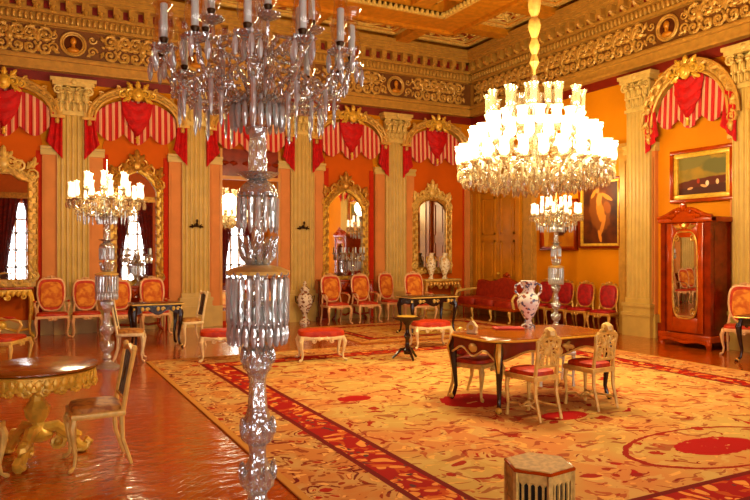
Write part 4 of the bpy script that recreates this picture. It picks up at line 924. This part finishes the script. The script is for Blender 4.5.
# ------------------------------------------------------------------ crystal
pm = MB(); pm.lathe([(0, 0), (.012, -.012), (.013, -.03), (.011, -.19), (.0, -.23)], 6); pm.ell((0, 0, .012), (.01, .01, .012), 6, 4)
LONG = pm.build('prism', 'prism', smooth=False); COL.objects.unlink(LONG)
pm = MB(); pm.lathe([(0, .0), (.012, -.015), (.018, -.05), (.01, -.09), (0, -.1)], 6); pm.ell((0, 0, .01), (.011, .011, .012), 6, 4)
DROP = pm.build('pendant', 'prism', smooth=False); COL.objects.unlink(DROP)
pm = MB(); pm.lathe([(0, .0), (.014, -.02), (.024, -.06), (.012, -.11), (0, -.12)], 6); pm.ell((0, 0, .012), (.016, .016, .016), 6, 4)
ADROP = pm.build('pendant', 'amber', smooth=False); COL.objects.unlink(ADROP)
def lobes(n, k=.06): return lambda a, j: 1 + k*cos(n*a)
def candelabrum(label, loc, is_lit, rz=0):
    t = thing('floor_candelabrum', label, 'candelabrum', loc, rz, 'tall crystal floor candelabra'); c = 'crystal'
    lath('base', [(0, 0), (.22, 0), (.225, .02), (.2, .04), (.12, .07), (.07, .11), (.06, .14)], c, t, 24, wob=lobes(12, .03))
    # faceted stem, from the floor up
    prof = [(.06, .14), (.085, .18), (.06, .22), (.055, .26), (.1, .31), (.11, .37), (.07, .43), (.05, .47), (.05, .52), (.055, .55), (.095, .58), (.105, .63), (.08, .7), (.06, .76), (.055, .82), (.048, .92), (.06, .97), (.085, 1.0), (.095, 1.05), (.085, 1.1), (.06, 1.14), (.05, 1.2), (.05, 1.55)]
    MB().lathe(prof, 10, wob=lobes(5, .05)).build('stem', c, t, smooth=False)
    for z, r, n in ((.4, .1, 8), (.66, .095, 8), (1.08, .09, 8)):
        m = MB()
        for k in range(n): a = 2*pi*k/n; m.ell((r*cos(a), r*sin(a), z), (.022, .022, .05), 6, 4)
        m.build('cut_collar', c, t, smooth=False)
    # lower double skirt of prisms
    lath('lower_dish', [(.05, 1.55), (.12, 1.56), (.18, 1.555), (.185, 1.575), (.13, 1.6), (.05, 1.615)], 'leaf' , t, 28, wob=lobes(14, .03))
    for k in range(22): a = 2*pi*k/22; p = put(LONG, 'prism', t, (.172*cos(a), .172*sin(a), 1.545), (0, 0, a)); p.scale = (1.25, 1.25, 1.35)
    for k in range(16): a = 2*pi*(k+.5)/16; p = put(LONG, 'prism', t, (.115*cos(a), .115*sin(a), 1.38), (0, 0, a)); p.scale = (1.1, 1.1, 1.1)
    for k in range(22): a = 2*pi*(k+.5)/22; p = put(DROP, 'pendant', t, (.165*cos(a), .165*sin(a), 1.27)); p.scale = (1.2, 1.2, 1.3)
    lath('lower_ring', [(.155, 1.265), (.17, 1.27), (.17, 1.285), (.155, 1.29)], c, t, 28)
    m = MB()
    for k in range(10):
        a = 2*pi*k/10; m.T = Matrix.Rotation(a, 4, 'Z'); m.tube([(.05, 0, 1.62), (.085, 0, 1.66), (.1, 0, 1.73), (.12, 0, 1.78)], [.02, .022, .018, .006], 6)
    m.T = Matrix(); m.build('crystal_leaves', c, t)
    MB().lathe([(.045, 1.6), (.055, 1.68), (.04, 1.75), (.04, 1.86), (.04, 2.08)], 8).build('middle_stem', c, t, smooth=False)
    lath('middle_dish', [(.04, 2.06), (.1, 2.04), (.118, 2.02), (.118, 2.035), (.095, 2.08), (.05, 2.115), (.03, 2.12)], c, t, 20, wob=lobes(10, .04))
    for k in range(16): a = 2*pi*k/16; p = put(LONG, 'prism', t, (.112*cos(a), .112*sin(a), 2.015), (0, 0, a)); p.scale = (1.15, 1.15, .95)
    lath('ruffle_dish', [(.03, 2.11), (.07, 2.12), (.12, 2.15), (.125, 2.155), (.07, 2.14), (.04, 2.15)], c, t, 24, wob=lobes(8, .08))
    MB().lathe([(.06, 2.13), (.055, 2.3), (.05, 2.36), (.065, 2.42), (.11, 2.47), (.12, 2.49), (.06, 2.5), (.05, 2.52)], 12, wob=lobes(6, .05)).build('flared_vase', c, t, smooth=False)
    # arm hub and two tiers of arms
    lath('arm_hub', [(.05, 2.5), (.13, 2.53), (.16, 2.57), (.1, 2.62), (.06, 2.66), (.05, 2.78), (.09, 2.84), (.1, 2.88), (.05, 2.94), (.04, 3.05), (.03, 3.12)], c, t, 18, wob=lobes(9, .05))
    gl = 'shade'; dp = ADROP if is_lit else DROP
    if is_lit: c = 'amber'
    arm = MB(); arm.tube([(.08, 0, 2.62), (.2, 0, 2.54), (.34, 0, 2.54), (.46, 0, 2.62), (.53, 0, 2.72), (.555, 0, 2.8)], [.014, .013, .013, .012, .011, .012], 7)
    arm.tube([(.3, 0, 2.545), (.32, 0, 2.64), (.26, 0, 2.7), (.2, 0, 2.66)], .009, 6)
    arm2 = MB(); arm2.tube([(.06, 0, 2.86), (.14, 0, 2.8), (.24, 0, 2.8), (.31, 0, 2.88), (.33, 0, 2.97)], .011, 7)
    cup = MB(); cup.lathe([(.012, -.04), (.024, -.02), (.03, 0), (.018, .008), (.026, .035), (.02, .04)], 12)
    pan = MB(); pan.lathe([(.012, -.05), (.05, -.035), (.07, -.02), (.072, -.012), (.045, -.022), (.014, -.03)], 14, wob=lobes(7, .06))
    wx = MB(); wx.lathe([(0, .03), (.02, .03), (.02, .22), (.012, .227), (0, .23)], 10)
    fl = MB(); fl.lathe([(0, .23), (.011, .24), (.013, .25), (.006, .275), (0, .29)], 8)
    sh = MB(); sh.lathe([(.03, .03), (.052, .06), (.056, .1), (.046, .18), (.036, .24), (.04, .28), (.06, .32)], 14)
    if is_lit: sh = MB(); sh.lathe([(.026, .03), (.042, .06), (.044, .1), (.036, .16), (.03, .2), (.036, .24), (.046, .27)], 12)
    n = 12; P = None
    for tier, (nn, r, z, src, off) in enumerate(((12, .555, 2.82, arm, 0), (6, .33, 3.0, arm2, .26))):
        for k in range(nn):
            a = 2*pi*k/nn + off
            for nm, mb, mt in (('arm', src, c), ('drip_pan', pan, c), ('candle_cup', cup, 'bronze' if not is_lit else c), ('candle', wx, 'wax'), ('flame_bulb', fl, 'flame' if is_lit else 'glass'), ('glass_shade', sh, 'litshade' if is_lit else gl)):
                key = (nm, tier if nm == 'arm' else 0)
                if k == 0 and (nm == 'arm' or tier == 0):
                    o = mb.build(nm, mt, t)
                    P = P or {}; P[key] = o
                else: o = put(P[key], nm, t)
                o.rotation_euler = (0, 0, a)
                if nm != 'arm': o.location = (r*cos(a), r*sin(a), z)
            if tier == 0:
                for q in range(4):
                    b = a + q*pi/2 + .4; p = put(dp, 'pendant', t, (r*cos(a) + .066*cos(b), r*sin(a) + .066*sin(b), z-.025)); p.scale = (1, 1, 1.15)
                m = MB(); m.T = Matrix.Rotation(a + pi/12, 4, 'Z'); m.tube([(.12, 0, 2.58), (.22, 0, 2.66), (.34, 0, 2.7), (.42, 0, 2.64), (.38, 0, 2.57), (.32, 0, 2.6)], [.012, .016, .014, .013, .012, .008], 6); m.tube([(.08, 0, 2.84), (.18, 0, 2.93), (.27, 0, 2.9), (.27, 0, 2.82), (.21, 0, 2.81)], [.011, .013, .012, .011, .007], 6); m.ell((.42, 0, 2.58), (.022, .022, .035), 6, 4); m.build('glass_scroll', c, t)
                for q, (rr, dz) in enumerate(((.45, -.2), (.36, -.25))):
                    p = put(LONG, 'prism', t, (rr*cos(a+.04), rr*sin(a+.04), z+dz)); p.scale = (1, 1, .8 if is_lit else .9)
            else:
                p = put(LONG, 'prism', t, (.25*cos(a), .25*sin(a), 2.78))
    for k in range(20): a = 2*pi*k/20; p = put(DROP, 'pendant', t, (.15*cos(a), .15*sin(a), 2.56)); p.scale = (1.1, 1.1, 1.6)
    m = MB()
    for k in range(12):
        a, b = 2*pi*k/12, 2*pi*(k+1)/12
        for i in range(9):
            u = i/8; rr = .5; x = rr*(cos(a)*(1-u) + cos(b)*u); y = rr*(sin(a)*(1-u) + sin(b)*u); m.ell((x, y, 2.7 - .13*sin(u*pi)), (.012, .012, .012), 6, 4)
        for i in range(8):
            u = i/7; rr = .1 + .4*u; m.ell((rr*cos(a), rr*sin(a), 2.92 - .22*u - .1*sin(u*pi)), (.011, .011, .011), 6, 4)
    o = m.build('bead_chain', c, t); o['kind'] = 'stuff'
    m = MB(); m.lathe([(.03, 3.1), (.05, 3.14), (.05, 3.18), (.02, 3.22), (.014, 3.38), (0, 3.5)], 10); m.build('finial', c, t)
    if is_lit:
        l = bpy.data.lights.new('candle_light', 'POINT'); l.energy = 250; l.color = (1, .82, .44); l.shadow_soft_size = .25
        o = bpy.data.objects.new('candle_light', l); COL.objects.link(o); o.parent = t; o.location = (0, 0, 3.55)
    return t
candelabrum('unlit giant crystal candelabrum in the foreground', (1.243, 3.865, 0), False, .12)
c2 = candelabrum('lit crystal candelabrum standing at left before the back wall', (1.1, 10.42, 0), True)
c2.scale = (.86, .86, .86)
c3 = dup(c2, (9.82, 10.66, 0), .2, 'lit crystal candelabrum standing at right behind the central table')
for o in c3.children:
    if o.type == 'LIGHT': o.data = o.data.copy(); o.data.energy = 80
def girandole(label, loc):
    t = thing('table_candelabrum', label, 'candelabrum', loc, 0, 'small crystal candelabra on consoles')
    lath('stem', [(0, 0), (.12, 0), (.1, .03), (.04, .06), (.03, .15), (.05, .2), (.03, .26), (.03, .5), (.06, .55), (.03, .6), (.02, .75), (0, .8)], 'crystal', t, 12)
    lath('dish', [(.03, .42), (.1, .44), (.13, .46), (.12, .475), (.03, .5)], 'crystal', t, 18)
    for k in range(12): a = k*pi/6; put(LONG, 'prism', t, (.12*cos(a), .12*sin(a), .43))
    for k in range(6):
        a = k*pi/3 + .3; m = MB(); m.T = Matrix.Rotation(a, 4, 'Z'); m.tube([(.03, 0, .55), (.12, 0, .5), (.24, 0, .53), (.28, 0, .62)], .01, 6); m.lathe([(.01, .6), (.04, .63), (.045, .65), (.02, .66)], 10, (.28, 0, 0)); m.build('arm', 'crystal', t)
        m = MB(); m.lathe([(0, .66), (.014, .66), (.014, .78), (0, .79)], 8, (.28*cos(a), .28*sin(a), 0)); m.build('candle', 'wax', t)
    for k in range(12): a = k*pi/6; p = put(DROP, 'pendant', t, (.27*cos(a), .27*sin(a), .6)); p.scale = (1.3, 1.3, 1.4)
    return t
girandole('small crystal candelabrum on the console under the pointed-arch mirror', (7.2, BY-.3, .981))
girandole('small crystal candelabrum on the console behind the lit left candelabrum', (2.19, BY-.3, .951))

# main chandelier hung over the centre of the carpet
t = thing('chandelier', 'huge lit crystal chandelier hanging over the central table', 'chandelier', (6.06, 6.99, 0))
lath('ceiling_rod', [(.02, 4.0), (0.022, 4.1), (0.036, 4.14), (0.065, 4.2), (0.043, 4.27), (0.032, 4.3), (0.058, 4.36), (0.072, 4.42), (0.043, 4.5), (0.036, 4.52), (0.065, 4.6), (0.086, 4.68), (0.072, 4.76), (0.036, 4.8), (0.072, 4.88), (0.086, 4.98), (0.065, 5.12), (0.043, 5.2), (0.050, 5.3), (0.022, 5.4), (.03, CZ+.25)], 'leaf', t, 14)
lath('centre_column', [(.05, 2.55), (.12, 2.7), (.08, 2.85), (.14, 3.0), (.1, 3.2), (.06, 3.4), (.1, 3.6), (.07, 3.8), (.03, 4.02)], 'amber', t, 14)
lath('bowl', [(0, 2.42), (.06, 2.46), (.2, 2.56), (.3, 2.66), (.28, 2.7), (.1, 2.66), (0, 2.6)], 'amber', t, 20, wob=lobes(10, .03))
sh = MB(); sh.lathe([(.03, .02), (.06, .05), (.068, .1), (.058, .16), (.06, .2), (.08, .24), (.082, .245)], 14, wob=None)
cl = MB(); cl.lathe([(.035, .02), (.05, .06), (.045, .12), (.05, .22), (.072, .27)], 12)
cup = MB(); cup.lathe([(.01, -.07), (.03, -.04), (.06, -.01), (.065, 0), (.04, .01), (.03, .03)], 12)
bl = MB(); bl.ell((0, 0, .11), (.026, .026, .06), 8, 6)
P = {}
for ti, (nn, r, z, r0, z0, litq) in enumerate(((26, .98, 2.83, .12, 2.72, 1), (22, .8, 3.08, .12, 2.95, 1), (17, .58, 3.26, .1, 3.14, 1), (8, .32, 3.58, .08, 3.46, 0), (12, .6, 3.52, .08, 3.42, 0))):
    for k in range(nn):
        a = 2*pi*k/nn + ti*.21
        items = [('arm', None, 'amber'), ('drip_cup', cup, 'amber'), ('glass_shade', sh if litq else cl, 'litshade' if litq else 'amber')] + ([('bulb', bl, 'flame')] if litq else [])
        for nm, mb, mt in items:
            key = (nm, ti) if nm == 'arm' else (nm, litq)
            if key not in P:
                if nm == 'arm': mb = MB().tube([(r0, 0, z0), (r*.35, 0, z0-.09), (r*.7, 0, z0-.1), (r*.93, 0, z-.12), (r, 0, z-.05)], .014, 6)
                P[key] = o = mb.build(nm, mt, t)
            else: o = put(P[key], nm, t)
            o.rotation_euler = (0, 0, a)
            if nm != 'arm': o.location = (r*cos(a), r*sin(a), z)
nd = 0
for r, z, nn, s_ in ((1.0, 2.76, 44, 1.2), (.86, 2.7, 24, 1.4), (.66, 2.68, 20, 1.6), (.4, 2.66, 12, 1.8)):
    for k in range(nn):
        a = 2*pi*k/nn + r; p = put(ADROP, 'pendant', t, (r*cos(a), r*sin(a), z), (0, 0, a)); p.scale = (s_, s_, s_)
m = MB()
for r, z, nn in ((.94, 2.66, 40), (.76, 2.84, 34), (.74, 2.62, 30), (.55, 2.72, 24), (.53, 2.56, 20), (.26, 2.54, 12), (.5, 3.1, 18)):
    for k in range(nn): a = 2*pi*(k+.5)/nn; m.lathe([(0, .02), (.016, 0), (.028, -.07), (.012, -.12), (0, -.13)], 6, (r*cos(a), r*sin(a), z))
o = m.build('crystal_drops', 'amber', t, smooth=False); o['kind'] = 'stuff'
m = MB()
for k in range(22):
    a, b = 2*pi*k/22, 2*pi*(k+1)/22
    for i in range(7):
        u = i/6; m.ell((.96*(cos(a)*(1-u)+cos(b)*u), .96*(sin(a)*(1-u)+sin(b)*u), 2.8 - .09*sin(u*pi)), (.016, .016, .016), 6, 4)
    for i in range(11):
        u = i/10; rr = .95*(1-u) + .26*u; m.ell((rr*cos(a), rr*sin(a), 2.78 - .12*u - .16*sin(u*pi)), (.016, .016, .016), 6, 4)
o = m.build('bead_garland', 'amber', t); o['kind'] = 'stuff'
for k in range(5):
    a = 2*pi*k/5 + .3
    l = bpy.data.lights.new('chandelier_light', 'POINT'); l.energy = 215; l.color = (1, .83, .46); l.shadow_soft_size = .25
    o = bpy.data.objects.new('chandelier_light', l); COL.objects.link(o); o.parent = t; o.location = (1.3*cos(a), 1.3*sin(a), 3.3)

# things standing on a carpet rest on its pile, not on the floor below
for o in list(COL.objects):
    if o.parent is None and o.get('category') and o.type == 'EMPTY' and abs(o.location.z) < 1e-4 and o['category'] not in ('curtain', 'mirror', 'painting', 'ornament', 'chandelier'):
        x, y = o.location.x, o.location.y
        if (RUG[0]-.2 < x < RUG[2] and RUG[1] < y < RUG[3]) or (5.5 < x < 9.7 and 11 < y < 13.75): o.location.z = .0165
